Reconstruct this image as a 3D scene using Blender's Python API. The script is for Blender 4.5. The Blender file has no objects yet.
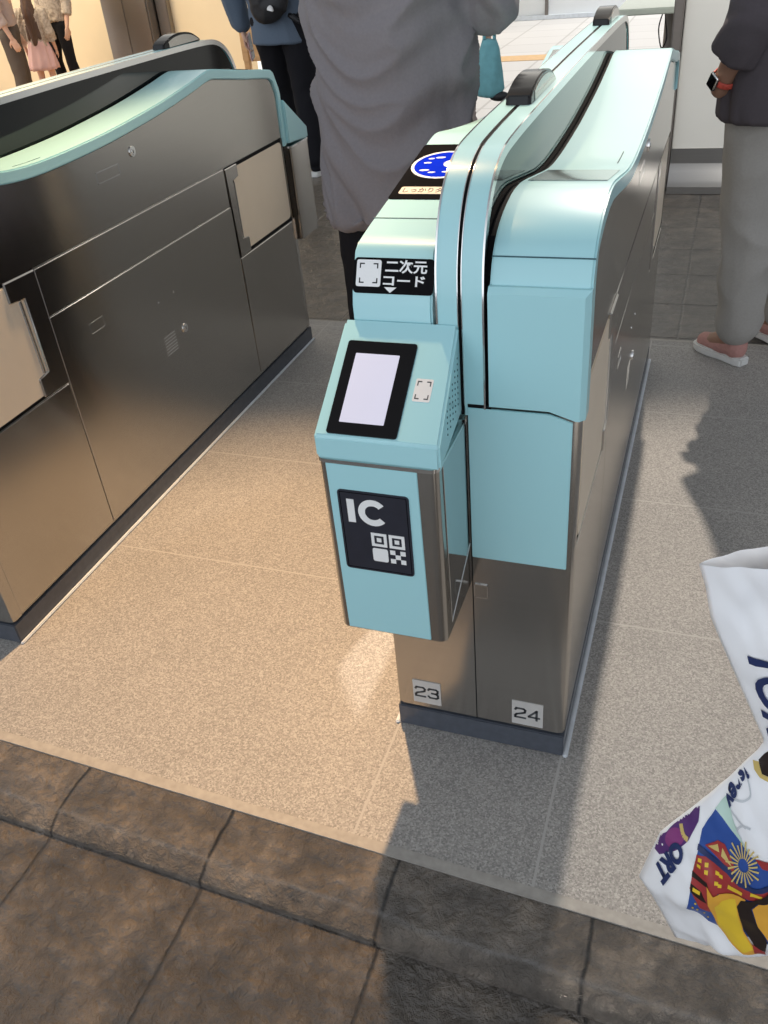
import bpy, bmesh, math, random
from mathutils import Vector, Matrix, noise
random.seed(7)
SC = bpy.context.scene
COL = SC.collection
V = Vector

SL = -.036                                     # the old paving runs a little askew to the gates
# ------------------------------------------------------------------ materials
def new_mat(name):
    m = bpy.data.materials.new(name); m.use_nodes = True
    nt = m.node_tree
    b = nt.nodes['Principled BSDF']
    return m, nt, b

def N(nt, t, **kw):
    n = nt.nodes.new(t)
    for k, v in kw.items():
        if k.startswith('i_'):
            key = k[2:]
            n.inputs[int(key) if key.isdigit() else key.replace('_', ' ')].default_value = v
        else:
            setattr(n, k, v)
    return n

def L(nt, a, b): nt.links.new(a, b)

def ramp(nt, fac, stops):
    r = N(nt, 'ShaderNodeValToRGB')
    e = r.color_ramp.elements
    while len(e) < len(stops): e.new(0.5)
    for i, (p, c) in enumerate(stops):
        e[i].position = p; e[i].color = (*c, 1)
    L(nt, fac, r.inputs[0]); return r.outputs[0]

def simple(name, col, rough=.5, metal=0, var=.06, scale=40, bump=0, spec=.5, coat=0, coords='Object', stretch=(1, 1, 1), emit=0):
    """plain painted / moulded / woven surface: base colour with a faint procedural mottling"""
    m, nt, b = new_mat(name)
    tc = N(nt, 'ShaderNodeTexCoord'); mp = N(nt, 'ShaderNodeMapping'); mp.inputs['Scale'].default_value = stretch
    L(nt, tc.outputs[coords], mp.inputs[0])
    nz = N(nt, 'ShaderNodeTexNoise', i_Scale=scale, i_Detail=3); L(nt, mp.outputs[0], nz.inputs['Vector'])
    lo = tuple(max(0, c*(1-var)) for c in col); hi = tuple(min(1, c*(1+var)) for c in col)
    L(nt, ramp(nt, nz.outputs['Fac'], [(.3, lo), (.7, hi)]), b.inputs['Base Color'])
    b.inputs['Roughness'].default_value = rough; b.inputs['Metallic'].default_value = metal
    b.inputs['Specular IOR Level'].default_value = spec
    b.inputs['Coat Weight'].default_value = coat
    b.inputs['Coat Roughness'].default_value = .08
    if bump:
        bp = N(nt, 'ShaderNodeBump', i_Strength=bump, i_Distance=.002); L(nt, nz.outputs['Fac'], bp.inputs['Height'])
        L(nt, bp.outputs[0], b.inputs['Normal'])
    if emit:
        b.inputs['Emission Color'].default_value = (*col, 1); b.inputs['Emission Strength'].default_value = emit
    return m

def steel(name, col=(.47, .45, .42), rough=.18, aniso=.86, grain=.05):
    m, nt, b = new_mat(name)
    tc = N(nt, 'ShaderNodeTexCoord'); mp = N(nt, 'ShaderNodeMapping'); mp.inputs['Scale'].default_value = (6, 6, 900)
    L(nt, tc.outputs['Object'], mp.inputs[0])
    nz = N(nt, 'ShaderNodeTexNoise', i_Scale=1.0, i_Detail=2); L(nt, mp.outputs[0], nz.inputs['Vector'])
    L(nt, ramp(nt, nz.outputs['Fac'], [(.25, tuple(c*(1-grain) for c in col)), (.75, tuple(c*(1+grain) for c in col))]), b.inputs['Base Color'])
    b.inputs['Metallic'].default_value = 1; b.inputs['Roughness'].default_value = rough
    b.inputs['Anisotropic'].default_value = aniso
    cx = N(nt, 'ShaderNodeCombineXYZ'); cx.inputs[2].default_value = 1.0
    L(nt, cx.outputs[0], b.inputs['Tangent'])
    return m

M = {}
M['teal'] = simple('aqua_enamel', (.40, .71, .755), rough=.34, var=.015, scale=3, coat=.25)
M['steel'] = steel('brushed_steel')
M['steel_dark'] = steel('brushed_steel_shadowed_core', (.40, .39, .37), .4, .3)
M['chrome'] = steel('polished_trim', (.78, .78, .77), .12, 0, .01)
M['black_gap'] = simple('plain_black', (.006, .006, .007), .8, var=.2, spec=.15)  # near-black put into slots and recesses as their shade; also the cable's colour
M['glass_dark'] = simple('dark_tinted_glass', (.004, .005, .006), .06, var=.05, spec=.4)
M['mirror_glass'] = steel('polished_smoked_panel', (.60, .62, .62), .06, 0, .01)
M['plinth'] = simple('grey_plinth_plastic', (.075, .085, .105), .25, var=.08, scale=60)
M['beige'] = simple('beige_flap_board', (.76, .655, .52), .42, var=.02, scale=8)
M['ink'] = simple('black_sign_film', (.010, .010, .011), .6, var=.1, spec=0)
M['navy_ink'] = simple('charcoal_sign_film', (.022, .024, .036), .33, var=.1)
M['white_ink'] = simple('white_print', (.86, .87, .86), .4, var=.01)
M['sticker'] = simple('white_sticker', (.78, .78, .77), .45, var=.02)
M['grey_plate'] = simple('silver_number_plate', (.52, .51, .49), .35, var=.04)
M['num_ink'] = simple('grey_number_ink', (.06, .065, .07), .45, var=.1)
M['blue_ink'] = simple('blue_print', (.006, .028, .62), .7, var=.05, spec=0)
M['pill'] = simple('cream_print', (.75, .66, .54), .6, var=.02, spec=.2)
M['screen'] = simple('lit_screen', (.42, .43, .53), .25, var=.03, scale=14, emit=.6)
M['bezel'] = simple('black_bezel_glass', (.005, .005, .006), .15, var=.1, spec=.22)
M['display'] = simple('grey_display_glass', (.16, .19, .19), .1, var=.15, scale=10, coat=.6)
M['caulk'] = simple('pale_floor_sealant', (.66, .70, .74), .4, var=.08, scale=30)
M['hole'] = simple('dark_speaker_hole', (.03, .09, .11), .7, var=.1)

def granite():
    m, nt, b = new_mat('speckled_granite_paving')
    g = N(nt, 'ShaderNodeNewGeometry')
    vo = N(nt, 'ShaderNodeTexVoronoi', i_Scale=360); L(nt, g.outputs['Position'], vo.inputs['Vector'])
    sep = N(nt, 'ShaderNodeSeparateColor'); L(nt, vo.outputs['Color'], sep.inputs[0])
    nz = N(nt, 'ShaderNodeTexNoise', i_Scale=240, i_Detail=3, i_Roughness=.7); L(nt, g.outputs['Position'], nz.inputs['Vector'])
    mx = N(nt, 'ShaderNodeMath', operation='MULTIPLY_ADD'); L(nt, sep.outputs[0], mx.inputs[0]); mx.inputs[1].default_value = .55
    ml = N(nt, 'ShaderNodeMath', operation='MULTIPLY', i_1=.45); L(nt, nz.outputs['Fac'], ml.inputs[0]); L(nt, ml.outputs[0], mx.inputs[2])
    c = ramp(nt, mx.outputs[0], [(.1, (.17, .165, .16)), (.38, (.29, .28, .265)), (.62, (.37, .355, .335)), (.92, (.56, .545, .52))])
    # broad cloudiness
    big = N(nt, 'ShaderNodeTexNoise', i_Scale=3, i_Detail=4); L(nt, g.outputs['Position'], big.inputs['Vector'])
    cl = ramp(nt, big.outputs['Fac'], [(.3, (.9, .9, .9)), (.7, (1.06, 1.05, 1.04))])
    mulc = N(nt, 'ShaderNodeMix', data_type='RGBA', blend_type='MULTIPLY'); mulc.inputs[0].default_value = 1
    L(nt, c, mulc.inputs[6]); L(nt, cl, mulc.inputs[7])
    # pale joints between the big slabs
    sx = N(nt, 'ShaderNodeSeparateXYZ'); L(nt, g.outputs['Position'], sx.inputs[0])
    def line(sock, off, per, w):
        a = N(nt, 'ShaderNodeMath', operation='SUBTRACT', i_1=off); L(nt, sock, a.inputs[0])
        p = N(nt, 'ShaderNodeMath', operation='PINGPONG', i_1=per/2); L(nt, a.outputs[0], p.inputs[0])
        q = N(nt, 'ShaderNodeMath', operation='LESS_THAN', i_1=w); L(nt, p.outputs[0], q.inputs[0]); return q.outputs[0]
    jx1 = line(sx.outputs[0], -.45, 3.0, .0022); jx2 = line(sx.outputs[0], -.135, 3.0, .0022); jx3 = line(sx.outputs[0], -1.366, 4.0, .002)
    jy0 = line(sx.outputs[1], 1.448, .488, .0022)
    gt = N(nt, 'ShaderNodeMath', operation='GREATER_THAN', i_1=1.2); L(nt, sx.outputs[1], gt.inputs[0])
    jm = N(nt, 'ShaderNodeMath', operation='MULTIPLY'); L(nt, jy0, jm.inputs[0]); L(nt, gt.outputs[0], jm.inputs[1]); jy = jm.outputs[0]
    o = jy
    for j in (jx1, jx2, jx3):
        a = N(nt, 'ShaderNodeMath', operation='MAXIMUM'); L(nt, o, a.inputs[0]); L(nt, j, a.inputs[1]); o = a.outputs[0]
    mj = N(nt, 'ShaderNodeMix', data_type='RGBA'); L(nt, o, mj.inputs[0]); L(nt, mulc.outputs[2], mj.inputs[6]); mj.inputs[7].default_value = (.42, .405, .385, 1)
    L(nt, mj.outputs[2], b.inputs['Base Color'])
    b.inputs['Roughness'].default_value = .55
    bp = N(nt, 'ShaderNodeBump', i_Strength=.35, i_Distance=.0012); L(nt, mx.outputs[0], bp.inputs['Height']); L(nt, bp.outputs[0], b.inputs['Normal'])
    return m

def slate(name, px, ox, py, oy, slant=0.0, jw=.006, stagger=0, rough=.27, jointcol=(.02, .019, .018), dark=.9, bumpd=.006, jh=.35, worn=None):
    m, nt, b = new_mat(name)
    g = N(nt, 'ShaderNodeNewGeometry')
    sx = N(nt, 'ShaderNodeSeparateXYZ'); L(nt, g.outputs['Position'], sx.inputs[0])
    sl = N(nt, 'ShaderNodeMath', operation='MULTIPLY_ADD', i_1=slant); L(nt, sx.outputs[0], sl.inputs[0]); L(nt, sx.outputs[1], sl.inputs[2])
    wob = N(nt, 'ShaderNodeTexNoise', i_Scale=14, i_Detail=3); L(nt, g.outputs['Position'], wob.inputs['Vector'])
    wb = N(nt, 'ShaderNodeMath', operation='MULTIPLY_ADD', i_1=.012, i_2=-.006); L(nt, wob.outputs['Fac'], wb.inputs[0])
    def line(sock, off, per):
        a = N(nt, 'ShaderNodeMath', operation='SUBTRACT', i_1=off); L(nt, sock, a.inputs[0])
        aa = N(nt, 'ShaderNodeMath', operation='ADD'); L(nt, a.outputs[0], aa.inputs[0]); L(nt, wb.outputs[0], aa.inputs[1])
        p = N(nt, 'ShaderNodeMath', operation='PINGPONG', i_1=per/2); L(nt, aa.outputs[0], p.inputs[0])
        q = N(nt, 'ShaderNodeMapRange'); q.inputs[1].default_value = 0; q.inputs[2].default_value = jw; q.interpolation_type = 'SMOOTHSTEP'
        L(nt, p.outputs[0], q.inputs[0]); return q.outputs[0]
    o = line(sx.outputs[0], ox, px)
    if py:
        a = N(nt, 'ShaderNodeMath', operation='MINIMUM'); L(nt, o, a.inputs[0]); L(nt, line(sl.outputs[0], oy, py), a.inputs[1]); o = a.outputs[0]
    n1 = N(nt, 'ShaderNodeTexNoise', i_Scale=11, i_Detail=7, i_Roughness=.62); L(nt, g.outputs['Position'], n1.inputs['Vector'])
    n2 = N(nt, 'ShaderNodeTexNoise', i_Scale=42, i_Detail=6, i_Roughness=.65, i_Distortion=.5); L(nt, g.outputs['Position'], n2.inputs['Vector'])
    vo = N(nt, 'ShaderNodeTexVoronoi', i_Scale=26, feature='SMOOTH_F1'); L(nt, g.outputs['Position'], vo.inputs['Vector'])
    D = dark
    c = ramp(nt, n1.outputs['Fac'], [(.25, (.034*D, .030*D, .026*D)), (.5, (.075*D, .064*D, .053*D)), (.72, (.15*D, .125*D, .10*D))])
    mj = N(nt, 'ShaderNodeMix', data_type='RGBA'); L(nt, o, mj.inputs[0]); mj.inputs[6].default_value = (*jointcol, 1); L(nt, c, mj.inputs[7])
    colour = mj.outputs[2]
    if worn:
        # the nosing is rubbed pale along its edge
        s2 = N(nt, 'ShaderNodeMath', operation='MULTIPLY_ADD', i_1=-SL); L(nt, sx.outputs[0], s2.inputs[0]); L(nt, sx.outputs[1], s2.inputs[2])
        s3 = N(nt, 'ShaderNodeMath', operation='MULTIPLY_ADD', i_1=.022); L(nt, n1.outputs['Fac'], s3.inputs[0]); L(nt, s2.outputs[0], s3.inputs[2])
        s4 = N(nt, 'ShaderNodeMath', operation='SUBTRACT', i_1=worn+.009); L(nt, s3.outputs[0], s4.inputs[0])
        s5 = N(nt, 'ShaderNodeMath', operation='ABSOLUTE'); L(nt, s4.outputs[0], s5.inputs[0])
        wr = N(nt, 'ShaderNodeMapRange'); wr.inputs[1].default_value = .001; wr.inputs[2].default_value = .007; wr.inputs[3].default_value = 1.1; wr.inputs[4].default_value = .12; L(nt, s5.outputs[0], wr.inputs[0])
        wm = N(nt, 'ShaderNodeMath', operation='MULTIPLY'); L(nt, wr.outputs[0], wm.inputs[0]); L(nt, n2.outputs['Fac'], wm.inputs[1]); lt = N(nt, 'ShaderNodeMath', operation='LESS_THAN', i_1=worn+.022); L(nt, s3.outputs[0], lt.inputs[0]); wm2 = N(nt, 'ShaderNodeMath', operation='MULTIPLY'); L(nt, wm.outputs[0], wm2.inputs[0]); L(nt, lt.outputs[0], wm2.inputs[1]); wm = wm2
        mw_ = N(nt, 'ShaderNodeMix', data_type='RGBA'); L(nt, wm.outputs[0], mw_.inputs[0]); L(nt, colour, mw_.inputs[6]); mw_.inputs[7].default_value = (.27, .26, .25, 1)
        colour = mw_.outputs[2]
    L(nt, colour, b.inputs['Base Color'])
    b.inputs['Specular IOR Level'].default_value = .8
    rr = N(nt, 'ShaderNodeMapRange'); L(nt, n2.outputs['Fac'], rr.inputs[0]); rr.inputs[3].default_value = rough-.1; rr.inputs[4].default_value = rough+.18
    L(nt, rr.outputs[0], b.inputs['Roughness'])
    h = N(nt, 'ShaderNodeMath', operation='MULTIPLY_ADD', i_1=1.1); L(nt, n1.outputs['Fac'], h.inputs[0])
    h2 = N(nt, 'ShaderNodeMath', operation='MULTIPLY_ADD', i_1=.60); L(nt, n2.outputs['Fac'], h2.inputs[0]); 
    h3 = N(nt, 'ShaderNodeMath', operation='MULTIPLY_ADD', i_1=.3); L(nt, vo.outputs['Distance'], h3.inputs[0]); jo = N(nt, 'ShaderNodeMath', operation='MULTIPLY', i_1=jh); L(nt, o, jo.inputs[0]); L(nt, jo.outputs[0], h3.inputs[2])
    L(nt, h3.outputs[0], h2.inputs[2]); L(nt, h2.outputs[0], h.inputs[2])
    bp = N(nt, 'ShaderNodeBump', i_Strength=1.0, i_Distance=bumpd); L(nt, h.outputs[0], bp.inputs['Height']); L(nt, bp.outputs[0], b.inputs['Normal'])
    return m

# ------------------------------------------------------------------ mesh helpers
def tag(o, label=None, cat=None, group=None, kind=None):
    if label: o['label'] = label
    if cat: o['category'] = cat
    if group: o['group'] = group
    if kind: o['kind'] = kind
    return o

def empty(name, loc=(0, 0, 0), rz=0):
    o = bpy.data.objects.new(name, None); COL.objects.link(o); o.location = loc; o.rotation_euler = (0, 0, rz)
    o.empty_display_size = .1
    return o

def build(name, bm, mat, parent=None, X=None, smooth=None):
    if X is not None: bm.transform(X)
    bmesh.ops.recalc_face_normals(bm, faces=bm.faces)
    me = bpy.data.meshes.new(name); bm.to_mesh(me); bm.free()
    if smooth is not None:
        for p in me.polygons: p.use_smooth = True
        if smooth < 179: me.set_sharp_from_angle(angle=math.radians(smooth))
    me.materials.append(mat if not isinstance(mat, str) else M[mat])
    o = bpy.data.objects.new(name, me); COL.objects.link(o)
    if parent: o.parent = parent
    return o

def bev(bm, r, seg=2, ang=25):
    es = [e for e in bm.edges if len(e.link_faces) == 2 and e.calc_face_angle(0) > math.radians(ang)]
    if r and es: bmesh.ops.bevel(bm, geom=es, offset=r, segments=seg, affect='EDGES', clamp_overlap=True)
    return bm

def box(x0, x1, y0, y1, z0, z1, r=0, seg=2, bm=None):
    b = bmesh.new()
    bmesh.ops.create_cube(b, size=1)
    for v in b.verts: v.co = ((x0+x1)/2+v.co.x*(x1-x0), (y0+y1)/2+v.co.y*(y1-y0), (z0+z1)/2+v.co.z*(z1-z0))
    bev(b, r, seg)
    return merge(bm, b)

def merge(a, b):
    if a is None: return b
    t = bpy.data.meshes.new('t'); b.to_mesh(t); b.free(); a.from_mesh(t); bpy.data.meshes.remove(t); return a

def prism(poly, a0, a1, axis='x', r=0, seg=2, bm=None, ang=25):
    """polygon in the plane across the axis, extruded from a0 to a1"""
    b = bmesh.new()
    f = {'x': lambda p, a: (a, p[0], p[1]), 'y': lambda p, a: (p[0], a, p[1]), 'z': lambda p, a: (p[0], p[1], a)}[axis]
    v0 = [b.verts.new(f(p, a0)) for p in poly]; v1 = [b.verts.new(f(p, a1)) for p in poly]
    n = len(poly)
    b.faces.new(v0); b.faces.new(v1[::-1])
    for i in range(n): b.faces.new((v0[i], v1[i], v1[(i+1) % n], v0[(i+1) % n]))
    bmesh.ops.recalc_face_normals(b, faces=b.faces)
    bev(b, r, seg, ang)
    return merge(bm, b)

def frame_mat(o, u, v):
    u = V(u).normalized(); v = V(v); n = u.cross(v).normalized(); v = n.cross(u)
    m = Matrix((u, v, n)).transposed().to_4x4(); m.translation = V(o); return m

def rrect(w, h, r, n=5, cx=0, cy=0):
    pts = []
    for (sx, sy, a0) in ((1, 1, 0), (-1, 1, 90), (-1, -1, 180), (1, -1, 270)):
        for k in range(n+1):
            a = math.radians(a0+90*k/n); pts.append((cx+sx*(w/2-r)+r*math.cos(a), cy+sy*(h/2-r)+r*math.sin(a)))
    return pts

def flat(polys, F, t0, t1, holes=None):
    """flat raised print: polygons in a frame, thickness t0..t1 along the frame's normal"""
    bm = None
    for p in polys: bm = prism(p, t0, t1, 'z', bm=bm)
    bm.transform(F); return bm

def ring_poly(cx, cy, r0, r1, a0, a1, n=20):
    o = [(cx+r1*math.cos(math.radians(a0+(a1-a0)*i/n)), cy+r1*math.sin(math.radians(a0+(a1-a0)*i/n))) for i in range(n+1)]
    i_ = [(cx+r0*math.cos(math.radians(a1+(a0-a1)*i/n)), cy+r0*math.sin(math.radians(a1+(a0-a1)*i/n))) for i in range(n+1)]
    return o+i_

def frame_polys(w, h, t, r, cx=0, cy=0):
    """a hollow rectangle as four bars"""
    return [[(cx-w/2, cy-h/2), (cx+w/2, cy-h/2), (cx+w/2, cy-h/2+t), (cx-w/2, cy-h/2+t)],
            [(cx-w/2, cy+h/2-t), (cx+w/2, cy+h/2-t), (cx+w/2, cy+h/2), (cx-w/2, cy+h/2)],
            [(cx-w/2, cy-h/2+t), (cx-w/2+t, cy-h/2+t), (cx-w/2+t, cy+h/2-t), (cx-w/2, cy+h/2-t)],
            [(cx+w/2-t, cy-h/2+t), (cx+w/2, cy-h/2+t), (cx+w/2, cy+h/2-t), (cx+w/2-t, cy+h/2-t)]]

DG = None
def text_bm(body, size, bold=0, extrude=.0002, sx=1, align='LEFT', shear=0):
    cu = bpy.data.curves.new('t', 'FONT'); cu.body = body; cu.size = size; cu.offset = bold; cu.extrude = extrude
    cu.align_x = align; cu.shear = shear; cu.resolution_u = 4
    o = bpy.data.objects.new('t', cu); COL.objects.link(o)
    dg = bpy.context.evaluated_depsgraph_get(); dg.update()
    me = bpy.data.meshes.new_from_object(o.evaluated_get(dg))
    bm = bmesh.new(); bm.from_mesh(me)
    bpy.data.meshes.remove(me); bpy.data.objects.remove(o); bpy.data.curves.remove(cu)
    for v in bm.verts: v.co.x *= sx
    return bm

def fit(bm, x0, x1, y0, y1):
    xs = [v.co.x for v in bm.verts]; ys = [v.co.y for v in bm.verts]
    for v in bm.verts:
        v.co.x = x0+(v.co.x-min(xs))/(max(xs)-min(xs))*(x1-x0)
        v.co.y = y0+(v.co.y-min(ys))/(max(ys)-min(ys))*(y1-y0)
    return bm

def cyl(p0, p1, r0, r1=None, n=24, bm=None, r=0):
    r1 = r0 if r1 is None else r1
    b = bmesh.new(); p0, p1 = V(p0), V(p1); d = p1-p0
    q = d.to_track_quat('Z', 'Y').to_matrix().to_4x4(); q.translation = (p0+p1)/2
    bmesh.ops.create_cone(b, cap_ends=True, segments=n, radius1=r0, radius2=r1, depth=d.length, matrix=q)
    bev(b, r, 2, 60)
    return merge(bm, b)

def ribbon(path, x0, x1, th, bm=None):
    """a strip that follows a profile in (y,z) between x0 and x1, th thick towards the inside"""
    b = bmesh.new(); n = len(path); rows = []
    for i, p in enumerate(path):
        a = V(path[max(0, i-1)]); c = V(path[min(n-1, i+1)]); t = (c-a).normalized(); nrm = V((-t.y, t.x))
        q = V(p)-nrm*th
        rows.append([b.verts.new((x0, p[0], p[1])), b.verts.new((x1, p[0], p[1])), b.verts.new((x1, q.x, q.y)), b.verts.new((x0, q.x, q.y))])
    for i in range(n-1):
        for k in range(4): b.faces.new((rows[i][k], rows[i][(k+1) % 4], rows[i+1][(k+1) % 4], rows[i+1][k]))
    b.faces.new(rows[0]); b.faces.new(rows[-1][::-1])
    return merge(bm, b)

def smooth_path(pts, n=6):
    """Catmull-Rom through the points"""
    out = []
    P = [V(p) for p in pts]
    for i in range(len(P)-1):
        p0 = P[max(i-1, 0)]; p1 = P[i]; p2 = P[i+1]; p3 = P[min(i+2, len(P)-1)]
        for k in range(n):
            t = k/n
            a = .5*((2*p1)+(p2-p0)*t+(2*p0-5*p1+4*p2-p3)*t*t+(3*p1-p0-3*p2+p3)*t**3)
            out.append(tuple(a))
    out.append(tuple(P[-1])); return out

def interp(path, y):
    for (a, b) in zip(path[:-1], path[1:]):
        if a[0] <= y <= b[0]: return a[1]+(b[1]-a[1])*(y-a[0])/max(1e-9, b[0]-a[0])
    return path[-1][1]

# ------------------------------------------------------------------ ticket gate
LEN = 1.72
NEAR = [(0.0, .717), (0.0, .872)]
DECK = NEAR + smooth_path([(.004, .885), (.022, .925), (.05, .950), (.09, .966), (.14, .975), (.175, .976), (.205, .9735), (.29, .960), (.375, .946), (.43, .9385), (.49, .9345), (.56, .9335), (.65, .935), (.76, .939), (.88, .947),
                   (1.0, .957), (1.1, .968), (1.2, .981), (1.265, .9905), (1.30, .9925), (1.34, .987), (1.42, .974), (1.50, .961), (1.60, .947), (1.655, .938)], 4) + [(1.676, .934), (1.690, .926), (1.715, .877), (1.72, .858), (1.72, .70)]
def deck_in():
    """the underside of the deck cap"""
    mid = [(p[0], p[1]-.026) for p in DECK if .05 < p[0] < 1.66]
    return [(.034, .717), (.034, .875), (.048, .917)] + mid + [(1.676, .90), (1.695, .862), (1.697, .85), (1.697, .70)]

def half_unit(root, X, x_in, x_out, apron=.70):
    """one side of the gate: its own cabinet, deck, side panels; +x is the outside, y runs 0..LEN"""
    P = lambda name, bm, mat, par=root, s=None: build(name, bm, mat, par, X, s)
    W = x_out
    x_seam = .0015
    core_top = [(p[0], p[1]-.012) for p in DECK if .06 < p[0] < 1.66]
    core = [(.008, .058), (.008, .715), (.03, .90)] + core_top + [(1.705, .85), (1.712, .70), (1.712, .058)]
    core_o = P('cabinet_core', prism(core, x_seam+.001, W-.0035), 'steel_dark')
    lin = [(.0075, .06), (.0075, .72), (.02, .90)] + [(p[0], p[1]-.006) for p in DECK if .05 < p[0] < 1.66] + [(1.70, .85), (1.71, .70), (1.71, .06)]
    P('slot_shade_fill', prism(lin, x_in-.0120, x_in-.0002), 'black_gap')  # added black slab, stands in for the shade inside the open slot
    # deck cap
    lowered = lambda pts: [(p[0], apron) if p[1] == .70 else p for p in pts]
    cap = lowered(DECK) + lowered(deck_in()[::-1])
    deck = P('deck_cover', prism(cap, x_in, W+.006, r=.0028, seg=2, ang=50), 'teal', s=40)
    hf = prism([(x_in, .7195), (W-.043, .7195), (W-.006, .7075), (W+.0068, .7075), (W+.0068, .893), (x_in, .893)], -.0065, .03, 'y')
    es = [e for e in hf.edges if all(v.co.y < 0 for v in e.verts) and (all(v.co.z > .89 for v in e.verts) or all(v.co.x > W+.0066 for v in e.verts))]
    bmesh.ops.bevel(hf, geom=es, offset=.0075, segments=1, affect='EDGES')
    P('hood_front', hf, 'teal', deck)
    # rim line, joint lines
    P('deck_joint', ribbon([(.0213, .9255), (.0221, .9270)], x_in, W+.0062, .001), 'hole', deck)
    # near-end front: steel shell with rounded outer corner, aqua inlay, lower plate
    P('front_panel', prism([(x_seam-.001-.0025, 0.), (W-.012, 0.), (W-.003, .003), (W, .012), (W, .03), (x_seam, .03)], .06, .705, 'z', r=0), 'steel', s=30)
    P('front_inlay', prism([(.0, .441), (W-.010, .441), (W-.010, .702), (W-.043, .7125), (.0, .7125)], -.0022, .002, 'y', r=.0008), 'teal')
    # far-end face under the deck
    P('end_panel', prism([(x_seam, LEN), (W-.012, LEN), (W-.003, LEN-.003), (W, LEN-.012), (W, LEN-.03), (x_seam, LEN-.03)], .06, apron, 'z'), 'steel', s=30)
    lc = P('latch_cover', box(.002, .024, -.0022, .001, .357, .384, .0006), 'steel')
    fr = None
    for (a, b_, c, d) in ((.0015, .0245, .3835, .3848), (.0015, .0245, .3562, .3575), (.0015, .0026, .3562, .3848), (.0234, .0245, .3562, .3848)): fr = box(a, b_, -.0025, .001, c, d, bm=fr)
    P('latch_outline', fr, 'chrome', lc)
    # side panels (y,z outlines)
    T = lambda poly, name, mat='steel', d=0.0, par=root, r=.0012: P(name, prism(poly, W-.0095, W+d, 'x', r=r, seg=1), mat, par, 30)
    under = [(p[0], p[1]-.028) for p in DECK if .06 < p[0] < 1.66]
    T([(.0125, .7425), (.0365, .7425), (.0365, .873), (.05, .915)] + under + [(1.674, .895), (1.693, .858), (1.694, .7305), (.8, .7365)], 'upper_side_panel')
    T([(.4065, .6265), (1.283, .6205), (1.283, .7285), (.4065, .7345)], 'middle_side_panel')
    door = T([(.4065, .064), (1.290, .064), (1.288, .6175), (.4065, .6235)], 'service_door')
    T([(.031, .064), (.403, .064), (.403, .463), (.031, .466)], 'lower_side_panel')
    T([(1.293, .064), (1.69, .064), (1.69, .4555), (1.2955, .4565)], 'lower_side_panel')
    # flap doors, closed flush in their recesses
    P('flap_recess', box(W-.0045, W-.003, .031, .405, .466, .742), 'black_gap')
    P('flap_recess', box(W-.0045, W-.003, 1.287, 1.69, .4575, .729), 'black_gap')
    P('gate_flap', prism(rrect(.322, .258, .014, 4, .198, .6035), W-.0085, W+.0005, 'x', r=.002), 'beige', s=30)
    P('gate_flap', prism(rrect(.352, .252, .018, 4, 1.5125, .5945), W-.0085, W-.0015, 'x', r=.002), 'beige', s=30)
    T([(.303, .7405), (.403, .7375), (.403, .4665), (.314, .4705), (.314, .5165), (.348, .5215), (.348, .690), (.303, .694)], 'flap_bracket', d=.004, r=.003)
    P('bracket_bar', cyl((W-.002, .338, .522), (W-.002, .336, .69), .0055), 'chrome', s=40)
    T([(1.287, .7265), (1.364, .7265), (1.364, .690), (1.326, .684), (1.326, .512), (1.368, .505), (1.368, .4605), (1.2965, .4605)], 'flap_bracket', d=.002, r=.002)
    P('bracket_bar', cyl((W-.003, 1.333, .512), (W-.003, 1.334, .68), .0045), 'chrome', s=40)
    T([(1.6925, .4605), (1.71, .4605), (1.71, .727), (1.6925, .727)], 'recess_edge')
    # locks, cover plates, grille
    def lock(y, z, par=root):
        b = cyl((W-.004, y, z), (W+.003, y, z), .0135, .0125, 28); l = P('lock', b, 'chrome', par, 40)
        k = cyl((W+.0025, y, z), (W+.0042, y, z), .0080, .0065, 20, r=.0008)
        kk = P('keyhole', box(W+.004, W+.0046, y-.001, y+.001, z-.004, z+.004), 'black_gap', l if par is root else par)
        P('lock_barrel', k, 'chrome', l if par is root else par, 40)
    lock(.858, .876)
    lock(.911, .388, door)
    def plate(y0, y1, z0, z1, par):
        fr = None
        for (a, b_, c, d) in ((y0, y1, z0, z0+.0018), (y0, y1, z1-.0018, z1), (y0, y0+.0018, z0, z1), (y1-.0018, y1, z0, z1)):
            fr = box(W-.001, W+.0006, a, b_, c, d, bm=fr)
        P('cover_plate_outline', fr, 'chrome', par)
    plate(.697, .792, .838, .864, root); plate(.527, .582, .531, .558, door)
    gr = None
    for i in range(7): gr = box(W-.001, W+.0005, .803, .86, .348+i*.0085, .3505+i*.0085, bm=gr)
    P('grille', gr, 'chrome', door)
    for ys in (.819, .899): P('screw', cyl((W-.001, ys, .498), (W+.0008, ys, .498), .0028, n=12), 'chrome', door)
    # deck display
    y0, y1 = .208, .372
    d0, d1 = interp(DECK, y0), interp(DECK, y1)
    b = ribbon([(y0+(y1-y0)*k/12, interp(DECK, y0+(y1-y0)*k/12)+.0012) for k in range(13)], x_in+.010, W-.006, .003)
    P('deck_display', b, 'display', deck)
    P('deck_slot', ribbon([(y, interp(DECK, y)+.0006) for y in (.46, .5, .55)], W-.020, W-.0185, .001), 'hole', deck)
    # far end top: slope with the two-dimensional code sign and the round IC mark (they face the passengers of that side)
    U = (-1, 0, 0)
    y_a, y_b = 1.712, 1.684
    xm = (W+x_in)/2
    f = frame_mat((xm+.002, 1.7155, .8755), (-1, 0, 0), (0, -.025, .049))
    sg = P('code_sign', flat([rrect(.116, .048, .006, 5, 0, .0235)], f, -.001, .0009), 'ink', deck)
    P('sign_sticker', flat([rrect(.036, .036, .003, 4, -.036, .0265)], f, .0009, .0013), 'white_ink', sg)
    br = []
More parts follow.
